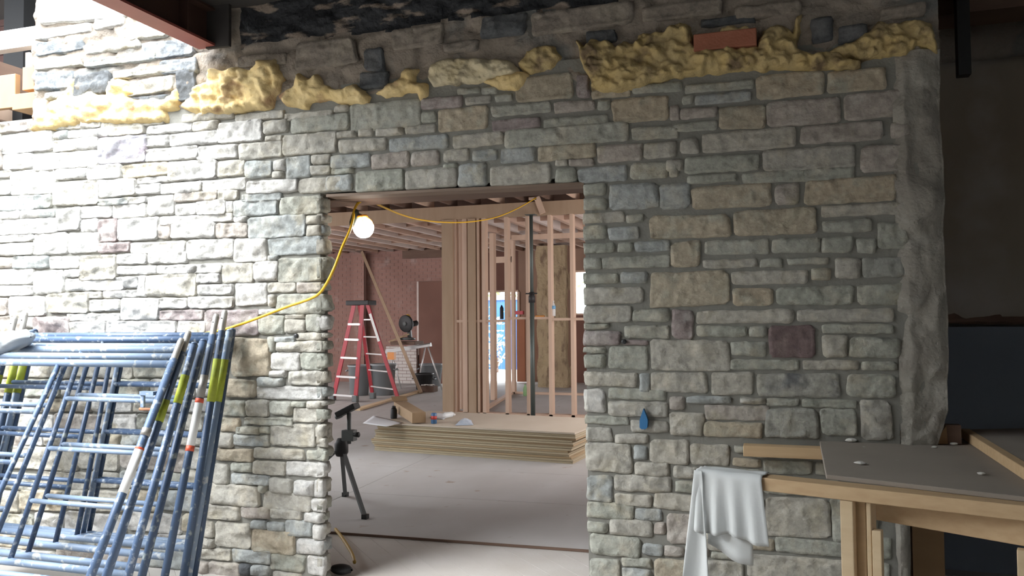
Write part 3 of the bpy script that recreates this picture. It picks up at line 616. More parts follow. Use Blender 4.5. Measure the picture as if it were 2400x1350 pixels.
# foam-coated masonry pillar
PILL = mat('foamed_masonry', (.42, .33, .20), .9, (.33, .25, .16), (4, 4, 1.5), .5, 1.0, 14, spots=(.20, .14, .09), spotscale=1, spotth=(.54, .68), bdist=.05, spotmap=(9, 9, 3))
pl = thing('wall_back_pillar', (X_(1290), 16.9, 0), kind='structure')
xa, xc = X_(1252, 17), X_(1334, 17)
mb = MB(); mb.grid(lambda u, v: (xa + (xc - xa) * u + .05 * noise.noise(Vector((v * 6, u, 4))), 17.0 + (.0 if .04 < u < .96 else .5) - .06 * noise.noise(Vector((u * 4, v * 9, 2))) - .03 * noise.noise(Vector((u * 13, v * 30, 2))), CH * v), 26, 60)
mb.build('foam_coat', PILL, pl, smooth=True)
MB().box((xa + .04, 17.12, 0), (xc - .04, 17.6, CH)).build('masonry_core', PINKW, pl)

# ceiling of the back room: joists, deck above, pale battens below
cb = thing('ceiling_back', (-5, 12, CH), kind='structure')
MB().box((-12.2, 6.7, CH + .50), (1.2, 18.7, CH + .55)).box((XU + .2, 4.6, CH + .50), (1.2, 6.7, CH + .55)).build('deck', OLDWOOD, cb)
PINKL = mat('pale_joist', (.60, .43, .34), .8, (.50, .34, .26), (6, 2, 6), .6, .1, 60)
PALE = mat('pale_batten', (.66, .58, .54), .8, (.56, .47, .43), (6, 2, 6), .6, .1, 60)
YBM = 12.0
for k in range(25):
    x = -11.6 + k * .41
    MB().box((x, YBM + .1, CH + .03), (x + .075, 17.45 if x < xb1 else YB, CH + .22)).build('joist', PALE if k % 2 else PINKL, cb)
    if -8.2 < x < -1.5:
        MB().box((x + .06, 4.65, CH + .26), (x + .10, YBM + .3, CH + .49)).build('joist', STUDM if k % 3 == 0 else OLDWOOD, cb)
for k in range(4):
    y = 13.0 + k * 1.35
    MB().box((-11.8, y, CH + .06), (-2.2, y + .05, CH + .20)).build('bridging', PINKL, cb)
tag(MB().box((-12.5, 4.6, -.05), (-12.3, 18.8, CH + .5)).build('wall_back_left', PINKW, None), kind='structure')
tag(MB().box((.55, 4.6, -.05), (.75, 18.8, CH + .5)).build('wall_back_right', PINKW, None), kind='structure')
# timber beam on the stud partition
zb0 = atY(1200, 508, YBM).z; zb1 = atY(1200, 476, YBM).z
BROWNST = mat('brown_stud', (.40, .29, .20), .8, (.33, .23, .15), (12, 12, 2), .7, .1, 100)
tb = thing('trim_3', (-5, YBM, zb0), kind='structure')
MB().box((-11.5, YBM, zb0), (.4, YBM + .045, zb1)).build('beam_ply', BROWNST, tb)  # browner than the studs: shade on the unlit beam front put into the colour
MB().box((-11.5, YBM + .047, zb0), (.4, YBM + .092, zb1)).build('beam_ply', BROWNST, tb)
GREYST = mat('pole_green_steel', (.075, .10, .095), .5, (.10, .11, .10), (6, 6, 6), .6, metal=.3)
# stud partition
sp = thing('wall_partition', (X_(1200, YBM), YBM, 0), kind='structure')
def stud(px0, px1, Y, dep, m=STUDM, z0_=.018, z1=None, name='stud'):
    a = atY(px0, 740, Y).x; b = atY(px1, 740, Y).x
    return MB().box((a, Y, z0_), (b, Y + dep, z1 or zb0)).build(name, m, sp)
stud(1036, 1062, YBM - .02, .14, BROWNST, name='corner_post')
stud(1062, 1069, YBM + .01, .14); stud(1084, 1095, YBM, .14); stud(1097, 1114, YBM - .03, .10, BROWNST); stud(1118, 1123, YBM, .14)
stud(1130, 1138, YBM, .14); stud(1183, 1191, YBM, .14); stud(1233, 1240, YBM, .14); stud(1285, 1293, YBM, .14); stud(1337, 1345, YBM, .14)
for px in (1392, 1445, 1500, 1556, 1614): stud(px, px + 8, YBM, .14)
stud(1148, 1158, YBM + 2.2, .14); stud(1198, 1205, YBM + 3.4, .12, z1=CH); stud(1070, 1080, YBM + .7, .12)
# far partition plate and its studs
MB().box((X_(1198, 15.4), 15.4, .018), (X_(1700, 15.4), 15.52, .06)).build('sole_plate', STUDM, sp)
MB().bar((X_(1120, YBM + .07), YBM + .07, .04), (X_(1196, 15.4), 15.46, .04), .09, .04).build('sole_plate', STUDM, sp)
MB().box((X_(1036, YBM), YBM, .018), (X_(1622, YBM), YBM + .14, .056)).build('sole_plate', STUDM, sp)
zbk = atY(1200, 749, YBM + .02).z
for (p0, p1, dz) in ((1069, 1084, -.02), (1095, 1130, -.02), (1138, 1183, -.02), (1191, 1233, .02), (1240, 1285, .02), (1293, 1337, 0), (1345, 1392, 0), (1400, 1445, 0), (1453, 1500, 0), (1508, 1556, 0), (1564, 1614, 0)):
    MB().box((X_(p0, YBM), YBM + .01, zbk - .019 + dz), (X_(p1, YBM), YBM + .13, zbk + .019 + dz)).build('blocking', STUDM, sp)
# header of the inner doorway
MB().box((X_(1160, 15.4), 15.4, Z_(616, 1160, 15.4)), (X_(1200, 15.4), 15.5, Z_(602, 1160, 15.4))).build('header', STUDM, sp)
MB().box((X_(1200, 14.4), 14.4, Z_(560, 1280, 14.4)), (X_(1700, 14.4), 14.5, Z_(548, 1280, 14.4))).build('header', STUDM, sp)
# brace nailed on the beam
a = atY(1272, 500, YBM - .05); b = atY(1258, 462, YBM - .05); c = atY(1240, 462, YBM - .05)
tag(MB().bar((a.x, a.y, a.z), (b.x, b.y, b.z), .09, .04, (1, 0, 0)).bar((c.x, c.y, b.z - .02), (b.x, b.y, b.z - .02), .04, .04).build('wood_cleat', STUDM, None), 'short pale cleat nailed to the beam where the cord is tied', 'timber')

# ---------------------------------------------------------------- outdoors behind the far door
GROUND = mat('pale_concrete', (.72, .71, .68), .9, (.62, .61, .58), (1, 1, 1), .6)
tag(MB().box((-20, 18.8, -.25), (8, 40, -.02)).build('ground_outside', GROUND, None), kind='structure')
BLUE = mat('bright_blue_panel', (.02, .09, .30), .5, (.03, .11, .34), (2, 2, 2), .6)
bp_ = thing('blue_cabin', (X_(1170, 22.5), 22.5, 0), 'tall bright blue cabin standing outside the far doorway', 'cabin')
for k in range(6):
    a = X_(1100 + k * 25, 22.5); b = X_(1100 + k * 25 + 24, 22.5)
    MB().box((a, 22.5, .02), (b, 22.54, Z_(703, 1170, 22.5))).build('panel', BLUE, bp_)
MB().box((X_(1098, 22.5), 22.45, Z_(703, 1170, 22.5)), (X_(1252, 22.5), 23.6, Z_(696, 1170, 22.5))).build('roof', WHITEP, bp_)
LEAFM = mat('pale_sunlit_leaf', (.70, .74, .62), .7); LEAFG = mat('green_leaf', (.22, .36, .10), .7, (.30, .45, .14), (5, 5, 5), .6)
r = random.Random(3)
def bush(name, c, rx, rz, n, size, m, label):
    mb = MB()
    for _ in range(n):
        p = Vector((c[0] + r.gauss(0, rx), c[1] + r.gauss(0, .2), c[2] + r.gauss(0, rz))); p.z = max(.02, p.z)
        d = Vector((r.uniform(-1, 1), r.uniform(-1, 1), r.uniform(-.4, .8))).normalized() * size; s = d.cross(Vector((r.uniform(-1, 1), r.uniform(-1, 1), 1))).normalized() * size * .35
        n3 = d.cross(s).normalized() * size * .08
        mb.add([p, p + d * .5 + s + n3, p + d, p + d * .5 - s + n3], [(0, 1, 2, 3)])
    f = thing(name, (c[0], c[1], 0), label, 'shrub')
    mb.build('foliage', m, f)['kind'] = 'stuff'
    mb = MB()
    for k in range(4): mb.tube([(c[0] + .03 * k, c[1], 0), (c[0] + r.uniform(-rx, rx), c[1], c[2])], [.015, .006], 6)
    mb.build('stem', OLDWOOD, f)
bush('pale_shrub', (X_(1160, 21.6), 21.6, .8), .16, .42, 130, .16, LEAFM, 'pale sunlit shrub in front of the blue cabin')
bush('green_bush', (X_(1180, 25.5), 25.5, 2.2), 1.6, .5, 700, .22, LEAFG, 'green bush showing above the roof of the blue cabin')
# ---------------------------------------------------------------- blue scaffold frames leaning on the wall
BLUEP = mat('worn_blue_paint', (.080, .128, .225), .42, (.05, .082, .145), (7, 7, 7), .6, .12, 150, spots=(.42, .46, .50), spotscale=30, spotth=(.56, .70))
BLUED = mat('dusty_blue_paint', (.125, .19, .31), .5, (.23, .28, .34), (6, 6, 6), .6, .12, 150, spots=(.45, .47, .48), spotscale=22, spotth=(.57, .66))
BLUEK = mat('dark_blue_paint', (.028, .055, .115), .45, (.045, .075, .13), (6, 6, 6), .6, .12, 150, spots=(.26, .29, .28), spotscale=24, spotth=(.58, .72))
PIN = mat('galvanised_pin', (.42, .41, .38), .5, (.22, .20, .18), (14, 14, 14), .6, .2, 90, metal=.5)
TAPE = mat('yellow_green_tape', (.40, .44, .03), .6, (.22, .27, .02), (20, 20, 30), .7)
LABELW = mat('white_label', (.75, .75, .73), .5); LABELR = mat('red_label', (.62, .09, .04), .5); BLACKM = mat('black_rubber', (.015, .015, .016), .6)
RUST = mat('rusty_steel', (.34, .15, .07), .8, (.20, .09, .05), (20, 20, 20), .6)
XR_, XL_, XC_ = -3.12, -4.67, -3.905
LEGT = [(432, 789, 223, 1), (447, 775, 259, 1), (458, 808, 308, 0), (477, 807, 340, 0), (508, 744, 392, 1), (526, 744, 435, 1), (538, 786, 446, 0), (542, 783, 458, 0)]
LN = 1.50
flabels = ['outermost blue scaffold frame of the leaning stack, wide white label down its right leg', 'second blue scaffold frame from the front of the stack, dull grey pin on its leg',
 'third blue scaffold frame from the front, upside down with a rounded leg top', 'fourth blue scaffold frame from the front, upside down with a smooth dark leg',
 'fifth blue scaffold frame from the front, long white label with red ends on its leg', 'sixth blue scaffold frame from the front, grey pin just left of the yellow cord',
 'seventh blue scaffold frame from the front, yellow-green tape on a leg without pin', 'rearmost blue scaffold frame, resting directly against the stone wall']
def scaffold(i):
    tx, ty, bx, upright = LEGT[i]
    Yt = abs(XR_) / math.tan(PSI + math.atan((1200 - tx) / FPX)); Yb = abs(XR_) / math.tan(PSI + math.atan((1200 - bx) / FPX))
    if i == 7: Yt, Yb = 4.125, 3.80
    zt = atY(tx, ty, Yt).z; zb_ = atY(bx, 1350, Yb).z
    s = (Yt - Yb) / (zt - zb_); ph = math.atan(s)
    Y0 = Yb - s * zb_
    D = Vector((0, math.sin(ph), math.cos(ph)))
    root = thing('scaffold_frame', (XC_, Y0, 0), flabels[i], 'scaffold frame', 'blue scaffold frames leaning on the stone wall')
    P = lambda x, t: Vector((x, Y0, .024)) + D * t
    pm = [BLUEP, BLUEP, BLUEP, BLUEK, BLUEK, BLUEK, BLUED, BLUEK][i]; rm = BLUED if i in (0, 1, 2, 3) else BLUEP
    for x in (XL_, XR_):
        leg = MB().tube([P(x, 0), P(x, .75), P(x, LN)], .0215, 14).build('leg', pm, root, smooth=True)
        if upright:
            mb = MB(); mb.tube([P(x, LN - .06), P(x, LN - .055), P(x, LN + .105), P(x, LN + .125)], [.0225, .0185, .0185, .013], 12); mb.build('coupling_pin', PIN, root, smooth=True)
            q = P(x, LN + .075); MB().tube([q + Vector((0, -.0195, 0)), q + Vector((0, -.017, 0))], .005, 8).build('pin_hole', BLACKM, root)
        else:
            mb = MB(); mb.tube([P(x, LN), P(x, LN + .012), P(x, LN + .018)], [.0215, .017, .006], 12); mb.build('leg_cap', pm, root, smooth=True)
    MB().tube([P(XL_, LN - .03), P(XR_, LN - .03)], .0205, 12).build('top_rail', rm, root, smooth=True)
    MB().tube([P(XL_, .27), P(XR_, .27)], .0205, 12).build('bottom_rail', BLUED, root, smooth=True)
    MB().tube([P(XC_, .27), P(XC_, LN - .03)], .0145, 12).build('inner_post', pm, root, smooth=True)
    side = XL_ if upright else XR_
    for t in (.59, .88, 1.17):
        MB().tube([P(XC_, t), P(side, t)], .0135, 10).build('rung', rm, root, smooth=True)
    def sleeve(x, t0, t1, m, rr=.0232, name='tape_band'):
        MB().tube([P(x, t0), P(x, t1)], rr, 14).build(name, m, root, smooth=True)
    if i == 0:
        sleeve(XR_, 1.06, 1.10, PIN, .0245, 'worn_sticker'); sleeve(XR_, .76, .985, LABELW, .0230, 'label'); sleeve(XR_, .985, .996, LABELR, .0234, 'label_edge')
        # latch on the inside of the leg
        mb = MB(); q = P(XR_, 1.30); mb.bar(q + Vector((-.02, -.02, 0)), q + Vector((-.11, -.02, 0)), .03, .02).bar(q + Vector((-.10, -.02, 0)), q + Vector((-.10, -.02, -.075)), .02, .014); mb.build('lock_bracket', BLUED, root)
        MB().tube([q + Vector((.0, -.02, -.085)), q + Vector((-.12, -.02, -.085))], .008, 8).build('lock_rod', RUST, root, smooth=True)
    if i == 1: sleeve(XR_, 1.10, 1.22, TAPE)
    if i == 2: sleeve(XR_, 1.16, 1.32, TAPE)
    if i == 4:
        sleeve(XR_, .86, 1.10, LABELW, .0232, 'label'); sleeve(XR_, 1.10, 1.125, LABELR, .0236, 'label_edge'); sleeve(XR_, .83, .86, LABELR, .0236, 'label_edge'); sleeve(XR_, 1.13, 1.26, PIN, .0232, 'worn_sticker')
        sleeve(XL_, .95, 1.15, LABELW, .0232, 'label'); sleeve(XL_, 1.15, 1.24, TAPE)
    if i in (5, 6): sleeve(XR_, 1.08, 1.33, TAPE); sleeve(XL_, 1.10, 1.30, TAPE)
for i in range(8): scaffold(i)
# grey rag of tarpaulin slung over the left corner of the frames
TARP = mat('grey_tarp', (.38, .40, .41), .6, (.29, .31, .33), (5, 5, 5), .6, .3, 30)
ta, tbv = atY(-60, 812, 3.72), atY(72, 790, 3.72)
mb = MB()
def tarp(u, v):
    a = 2 * math.pi * v; q = Vector((u * 3, math.sin(a) * 1.2, math.cos(a) * 1.2))
    c = ta + (tbv - ta) * u; rr = (.085 * (1 - u ** 3) ** .5 + .004) * (1 + .35 * noise.noise(q * 1.5) + .15 * noise.noise(q * 4))
    return (c.x, c.y + rr * math.cos(a) * 1.3, c.z - .05 * (1 - u) + rr * math.sin(a) * (1.0 if math.sin(a) > 0 else .75))
mb.grid(tarp, 26, 28); tag(mb.build('tarpaulin', TARP, None, smooth=True), 'crumpled grey tarpaulin slung over the left corner of the scaffold frames', 'tarp')
# board on the ground below the frames
a = atZ(-60, 1330, .06); b = atZ(175, 1340, .06)
tag(MB().bar((-6.2, 3.62, .02), (b.x, 3.42, .02), .14, .038, (0, 1, 0)).build('ground_board', LUMBERX, None), 'plain timber board lying on the floor under the scaffold frames', 'timber')

# ---------------------------------------------------------------- yellow cord and work lamp
CORD = mat('yellow_cord', (.72, .42, .02), .45); CORDD = mat('dull_yellow_cord', (.42, .27, .05), .6)
def spline(pts, n=10):
    out = []; P = [Vector(p) for p in pts]
    for i in range(len(P) - 1):
        p0 = P[max(i - 1, 0)]; p1 = P[i]; p2 = P[i + 1]; p3 = P[min(i + 2, len(P) - 1)]
        for k in range(n):
            t = k / n; out.append(.5 * ((2 * p1) + (p2 - p0) * t + (2 * p0 - 5 * p1 + 4 * p2 - p3) * t * t + (3 * p1 - p0 - 3 * p2 + p3) * t ** 3))
    out.append(P[-1]); return out
YC = 4.11
way = [(380, 792, 4.14), (440, 788, 4.14), (500, 778, 4.13), (540, 768, 4.13), (600, 747, 4.12), (670, 720, 4.12), (720, 703, 4.11), (748, 688, 4.10), (768, 660, 4.09), (786, 622, 4.10), (802, 580, 4.18), (818, 545, 4.28), (826, 520, 4.36), (830, 495, 4.42), (838, 478, 4.45), (850, 468, 4.46)]
pts = spline([atY(*w) for w in way], 8)
zl0 = pts[-1]
c = tag(MB().tube(pts, .0085, 8).build('power_cord', CORD, None, smooth=True), 'yellow cord running from the scaffold frames up to the work lamp', 'cord')
far = [(850, 468, 4.47), (872, 473, 5.0), (900, 486, 5.8), (940, 503, 7.0), (985, 515, 8.3), (1040, 521, 9.4), (1100, 520, 10.3), (1160, 510, 11.0), (1210, 490, 11.5), (1256, 464, 11.9)]
tag(MB().tube(spline([atY(*w) for w in far], 8), .0085, 8).build('power_cord', CORD, None, smooth=True), 'yellow cord sagging from the lintel back to the timber beam', 'cord')
lampc = atY(852, 534, 4.45); R_ = .070
lm = thing('work_lamp', lampc, 'glowing caged bulb of a work lamp hanging in the opening', 'lamp')
BULB = bpy.data.materials.new('lit_bulb'); BULB.use_nodes = True
e = BULB.node_tree.nodes['Principled BSDF']; e.inputs['Emission Color'].default_value = (1, .93, .82, 1); e.inputs['Emission Strength'].default_value = 14; e.inputs['Base Color'].default_value = (1, 1, 1, 1)
prof = [(.002, -1.0), (.45, -.9), (.75, -.66), (.95, -.28), (1.0, .05), (.93, .38), (.70, .70), (.42, .92), (.25, 1.0)]
ax = (-.18, 0, .98)
MB().lathe(lampc, [(r_ * R_ * .93, h * R_ * .93) for r_, h in prof], 24, ax).build('bulb', BULB, lm, smooth=True)
ORG = mat('orange_plastic_cage', (.80, .30, .02), .5)
mb = MB(); axv = Vector(ax).normalized(); q1 = axv.cross(Vector((0, 1, 0))).normalized(); q2 = axv.cross(q1)
for k in range(6):
    a = math.pi / 3 * k; dr = q1 * math.cos(a) + q2 * math.sin(a)
    mb.tube([lampc + axv * (R_ * t) + dr * (R_ * 1.02 * math.sqrt(max(.02, 1 - t * t))) for t in (1.02, .8, .45, .1)], .0022, 6)
mb.build('cage', ORG, lm, smooth=True)
MB().lathe(lampc + axv * (R_ * .88), [(.034, 0), (.040, .006), (.036, .014), (.02, .018)], 14, ax).build('collar', ORG, lm, smooth=True)
DKS = mat('dark_green_socket', (.045, .06, .05), .6)
s1 = atY(826, 530, 4.40); s2 = atY(836, 492, 4.44)
MB().tube([s1, s1 + (s2 - s1) * .2, s1 + (s2 - s1) * .8, s2], [.018, .024, .022, .012], 12).build('socket', DKS, lm, smooth=True)
MB().tube(spline([s1 + (s2 - s1) * .5, lampc + axv * R_ * 1.0 + Vector((-.02, 0, .01)), lampc + axv * R_ * 1.05], 6), .012, 8).build('socket_arm', DKS, lm, smooth=True)

# ---------------------------------------------------------------- stack of plywood sheets
fr, fll = atZ(1342, 1086, .02), atZ(852, 1052, .02)
ud = (fr - fll); ud.z = 0; Ls = 2.44; ud.normalize(); un = Vector((-ud.y, ud.x, 0)); un = un if un.y > 0 else -un
rr = random.Random(4); z = .019; nsh = 15
ordn = ['top', 'second', 'third', 'fourth', 'fifth', 'sixth', 'seventh', 'eighth', 'ninth', 'tenth', 'eleventh', 'twelfth', 'thirteenth', 'fourteenth', 'bottom']
ztop = 0
zs_ = atY(1342, 1010, fr.y + .1).z
step = (zs_ - .019) / nsh
PLYTOP = mat('pale_plywood_face', (.50, .43, .35), .8, (.42, .35, .27), (2, 1, 3), .6, .1, 100)
PLYE2 = mat('plywood_sheet_dark', (.40, .30, .18), .85, (.30, .21, .12), (1.5, 1.5, 160), .6, .1, 120)
for k in range(nsh):
    du = rr.uniform(-.012, .012); dn = rr.uniform(-.014, .014)
    if k in (3, 4, 5): du -= .05
    if k in (0, 1): du += .02; dn -= .02
    if k > 10: du += .03
    o_ = fr - ud * Ls + ud * du + un * dn
    lift = .018 if k == nsh - 1 else 0
    p = [o_, o_ + ud * Ls, o_ + ud * Ls + un * 1.22, o_ + un * 1.22]
    zz = [z, z, z, z]
    mb = MB(); mb.hexa([Vector((q.x, q.y, z + (lift if i_ in (0, 3) and 0 else 0))) for i_, q in enumerate(p)] + [Vector((q.x, q.y, z + step - .003)) for q in p])
    o = mb.build('plywood_sheet', PLYTOP if k == nsh - 1 else [PLYEDGE, PLYEDGE, PLYE2][(k * 7) % 3], None)
    n_ = nsh - 1 - k
    lb = 'top plywood sheet of the stack inside the opening, papers lying on it' if n_ == 0 else ('bottom plywood sheet of the stack inside the opening' if k == 0 else f'{ordn[n_]} plywood sheet from the top of the stack inside the opening')
    tag(o, lb, 'plywood', 'plywood sheets in the stack'); z += step
ZS = z - .003
def on(px, py): return atZ(px, py, ZS)
PAPER = mat('white_paper', (.62, .62, .64), .8); KRAFT = mat('brown_cardboard', (.33, .225, .13), .8, (.27, .18, .10), (8, 8, 8), .6)
def sheetp(pp, label, dz=.0):
    P = [on(*q) for q in pp]
    mb = MB(); mb.grid(lambda u, v: (P[0] * (1 - u) * (1 - v) + P[1] * u * (1 - v) + P[2] * u * v + P[3] * (1 - u) * v) + Vector((0, 0, .004 + dz + .008 * abs(noise.noise(Vector((u * 3, v * 3, px_seed[0])))))), 8, 6)
    px_seed[0] += 3
    o = mb.build('paper_sheet', PAPER, None, smooth=True); solid(o, .002, 1); tag(o, label, 'paper')
px_seed = [1]
sheetp([(850, 993), (905, 1001), (945, 992), (876, 975)], 'large plan sheet at the left end of the plywood stack')
sheetp([(1008, 980), (1040, 984), (1062, 972), (1022, 969)], 'small white paper behind the cardboard box on the plywood stack')
# cardboard box (long, tilted)
a0 = on(955, 987); a1 = on(1000, 993)
bxd = (on(1003, 991) - on(950, 968)).normalized(); bxs = Vector((-bxd.y, bxd.x, 0))
c = on(972, 984); cb_ = thing('cardboard_box', c, 'long brown cardboard box lying on the plywood stack', 'box')
bxa = on(982, 994); bxb = on(938, 974); bxd = (bxb - bxa).normalized(); bxs = Vector((-bxd.y, bxd.x, 0)); Lb = (bxb - bxa).length
up_ = Vector((0, 0, .10))
MB().bar(bxa + Vector((0, 0, .072)), bxb + Vector((0, 0, .072)) + up_ * .45, .16, .12, bxs).build('carton', KRAFT, cb_, bevel=.004)
MB().bar(bxb + Vector((0, 0, .14)) + up_ * .4, bxb + bxd * .08 + Vector((0, 0, .19)) + up_ * .4, .19, .006, bxs).build('flap', KRAFT, cb_)
CANB = mat('blue_can', (.05, .13, .26), .4); CANR = mat('red_can_print', (.45, .05, .04), .4)
c = on(1017, 993); cn = thing('drink_can', c, 'small blue and red can beside the cardboard box', 'can')
MB().lathe(c, [(.028, 0), (.034, .006), (.034, .112), (.027, .122)], 16).build('body', CANB, cn, smooth=True)
MB().lathe(c + Vector((0, 0, .05)), [(.0348, 0), (.0348, .04)], 16).build('print_band', CANR, cn, smooth=True)
c = on(923, 981); fk = thing('flask', c, 'black flask standing on the plans at the left of the stack', 'bottle')
MB().lathe(c, [(.036, 0), (.040, .01), (.040, .10), (.030, .125)], 16).build('body', BLACKM, fk, smooth=True); MB().lathe(c + Vector((0, 0, .125)), [(.024, 0), (.024, .022), (.018, .028)], 12).build('cap', BLACKM, fk, smooth=True)
CLEAR = bpy.data.materials.new('clear_plastic'); CLEAR.use_nodes = True
e = CLEAR.node_tree.nodes['Principled BSDF']; e.inputs['Base Color'].default_value = (.9, .95, .97, 1); e.inputs['Roughness'].default_value = .1; e.inputs['Alpha'].default_value = .45
c = on(1042, 983); d = on(1074, 977); v = (d - c).normalized(); pb_ = thing('plastic_bottle', c, 'clear plastic bottle lying on the plywood stack', 'bottle')
MB().lathe(c + Vector((0, 0, .046)), [(.012, -.03), (.034, .0), (.034, .13), (.030, .15), (.012, .185)], 14, v).build('body', CLEAR, pb_, smooth=True); MB().lathe(c + Vector((0, 0, .036)) + v * .185, [(.014, 0), (.014, .018)], 10, v).build('cap', WHITEP, pb_, smooth=True)
BLUPK = mat('pale_blue_packet', (.30, .38, .50), .35, (.62, .66, .70), (14, 14, 14), .6)
pk = [on(1066, 998), on(1110, 997), on(1104, 985), on(1078, 986)]
mb = MB(); mb.grid(lambda u, v: (pk[0] * (1 - u) * (1 - v) + pk[1] * u * (1 - v) + pk[2] * u * v + pk[3] * (1 - u) * v) + Vector((0, 0, .004 + .05 * math.sin(math.pi * u) * math.sin(math.pi * v))), 10, 8)
o = mb.build('packet', BLUPK, None, smooth=True); tag(o, 'shiny pale blue packet on the front of the plywood stack', 'packet')

# ---------------------------------------------------------------- roller stand at the left of the opening
rf = atZ(856, 1216, .018); rs_ = thing('roller_stand', (rf.x - .42, rf.y + .15, 0), 'grey work support stand with a tilted black head, half behind the left jamb', 'stand')
GREYM = mat('grey_cast_metal', (.13, .14, .14), .5, (.09, .10, .10), (9, 9, 9), .6); 
Yr = rf.y + .1
h0, h1 = atY(793, 972, Yr), atY(836, 950, Yr)
MB().bar(h0, h1, .10, .045, (0, 1, 0)).build('head', BLACKM, rs_, bevel=.006)
MB().tube([h0 + Vector((-.02, 0, -.02)), h0 + Vector((.03, 0, .0))], .02, 10).build('roller_end', GREYM, rs_, smooth=True)
n0, n1 = atY(818, 968, Yr), atY(818, 1040, Yr)
MB().tube([n0, n1], .017, 12).build('neck', GREYM, rs_, smooth=True)
q = atY(818, 1018, Yr); MB().box((q.x - .05, q.y - .035, q.z - .05), (q.x + .055, q.y + .035, q.z + .035)).build('clamp', GREYM, rs_, bevel=.006)
MB().tube([q + Vector((.05, -.02, 0)), q + Vector((.10, -.03, .005))], [.012, .022], 10).build('knob', BLACKM, rs_, smooth=True)
hub = atY(800, 1045, Yr + .05)
MB().lathe(hub + Vector((0, 0, -.08)), [(.04, 0), (.055, .03), (.055, .10), (.03, .14)], 14).build('hub', BLACKM, rs_, smooth=True)
for tgt in (rf + Vector((0, 0, .004)), Vector((hub.x - .45, rf.y - .25, .024)), Vector((hub.x - .25, hub.y + .5, .024))):
    MB().bar(hub, tgt, .032, .022).build('leg', GREYM, rs_)
    MB().box(tgt + Vector((-.022, -.022, -.006)), tgt + Vector((.022, .022, .03))).build('foot', BLACKM, rs_)
# cord end on the floor at the jamb
pts = [atZ(px, py, .03) for px, py in ((786, 1240), (798, 1255), (815, 1280), (826, 1300), (831, 1318))]
tag(MB().tube(spline(pts, 6), .011, 8).build('cord_end', CORDD, None, smooth=True), 'dull yellow cord end curling on the floor by the left jamb', 'cord')
c = atZ(800, 1342, .02); mb = MB(); mb.grid(lambda u, v: (c.x + .07 * math.cos(6.283 * u) * math.sin(math.pi * v) * (1 + .3 * noise.noise(Vector((u * 5, v * 5, 1)))), c.y + .05 * math.sin(6.283 * u) * math.sin(math.pi * v), c.z + .02 + .03 * math.cos(math.pi * v)), 14, 10)
tag(mb.build('dark_rag', BLACKM, None, smooth=True), 'small dark lump of rag on the floor at the foot of the jamb', 'rag')

# ---------------------------------------------------------------- red stepladder
REDF = mat('red_fibreglass', (.42, .030, .045), .45, (.34, .025, .035), (5, 5, 5), .6); ALU = mat('aluminium', (.72, .72, .72), .35, metal=.6)
LG = .02
fl_, frr, rl_, rrr = atZ(780, 938, LG), atZ(833, 942, LG), atZ(874, 934, LG), atZ(936, 944, LG)
tc_ = atY(846, 709, (frr.y + rrr.y) / 2); zt = tc_.z - .03
def topat(px): q = atY(px, 716, tc_.y); return Vector((q.x, tc_.y, zt))
tfl, tfr, trl, trr = topat(824), topat(857), topat(835), topat(867)
wv = (frr - fl_); wv.z = 0
tfl.y = tc_.y + .10; tfr.y = tc_.y - .12; trl.y = tc_.y + .12; trr.y = tc_.y - .10
ld = thing('stepladder', (tc_.x, tc_.y, 0), 'red fibreglass stepladder with a black top cap standing in the back room', 'ladder')
for (a, b) in ((fl_, tfl), (frr, tfr)): MB().bar(a, b, .075, .03, (1, 0, 0)).build('front_rail', REDF, ld)
for (a, b) in ((rl_, trl), (rrr, trr)): MB().bar(a, b, .065, .03, (1, 0, 0)).build('rear_rail', REDF, ld)
for py in (760, 796, 839, 884, 928):
    t = (zt - atY(830, py, tc_.y).z) / (zt - LG); a = tfl + (fl_ - tfl) * t; b = tfr + (frr - tfr) * t
    MB().bar(a, b, .085, .035, (0, 1, 0)).build('step', ALU, ld)
for py in (749, 790, 831, 871, 912):
    t = (zt - atY(880, py, tc_.y).z) / (zt - LG); a = trl + (rl_ - trl) * t; b = trr + (rrr - trr) * t
    MB().bar(a, b, .03, .022, (0, 1, 0)).build('rear_brace', ALU, ld)
a, b = topat(820), topat(873); MB().box((a.x, tc_.y - .16, zt - .02), (b.x, tc_.y + .16, zt + .065)).build('top_cap', BLACKM, ld, bevel=.012)
for q in (rl_, rrr, fl_, frr): MB().box(q + Vector((-.05, -.05, -.002)), q + Vector((.05, .05, .12))).build('foot', GREYM, ld, bevel=.01)
t0, t1 = .10, .38
MB().bar(trr + (rrr - trr) * t0 + Vector((0, -.021, 0)), trr + (rrr - trr) * t1 + Vector((0, -.021, 0)), .05, .004, (1, 0, 0)).build('label', LABELW, ld)

# ---------------------------------------------------------------- mitre saw on its folding stand
Ysw = 16.0
def sw(px, py, dy=0): return atY(px, py, Ysw + dy)
ALUD = mat('dull_aluminium', (.42, .41, .40), .5, (.32, .31, .30), (9, 9, 9), .6, metal=.3)
st = thing('saw_stand', (sw(965, 890).x, Ysw, 0), 'folding metal stand with splayed legs under the mitre saw', 'stand')
MB().bar(sw(905, 826), sw(1010, 809), .10, .05, (0, 1, 0)).build('rail', ALUD, st)
MB().bar(sw(905, 822, .35), sw(1010, 806, .35), .06, .05, (0, 1, 0)).build('rail', ALUD, st)
for (p, q, dy) in (((918, 828), (940, 915), 0), ((916, 828), (926, 905), .45), ((1003, 812), (1036, 884), 0), ((997, 812), (978, 874), .4)):
    a = sw(*p, dy); b = sw(*q, dy); b.z = .02; MB().tube([a, b], .017, 8).build('leg', ALU, st, smooth=True)
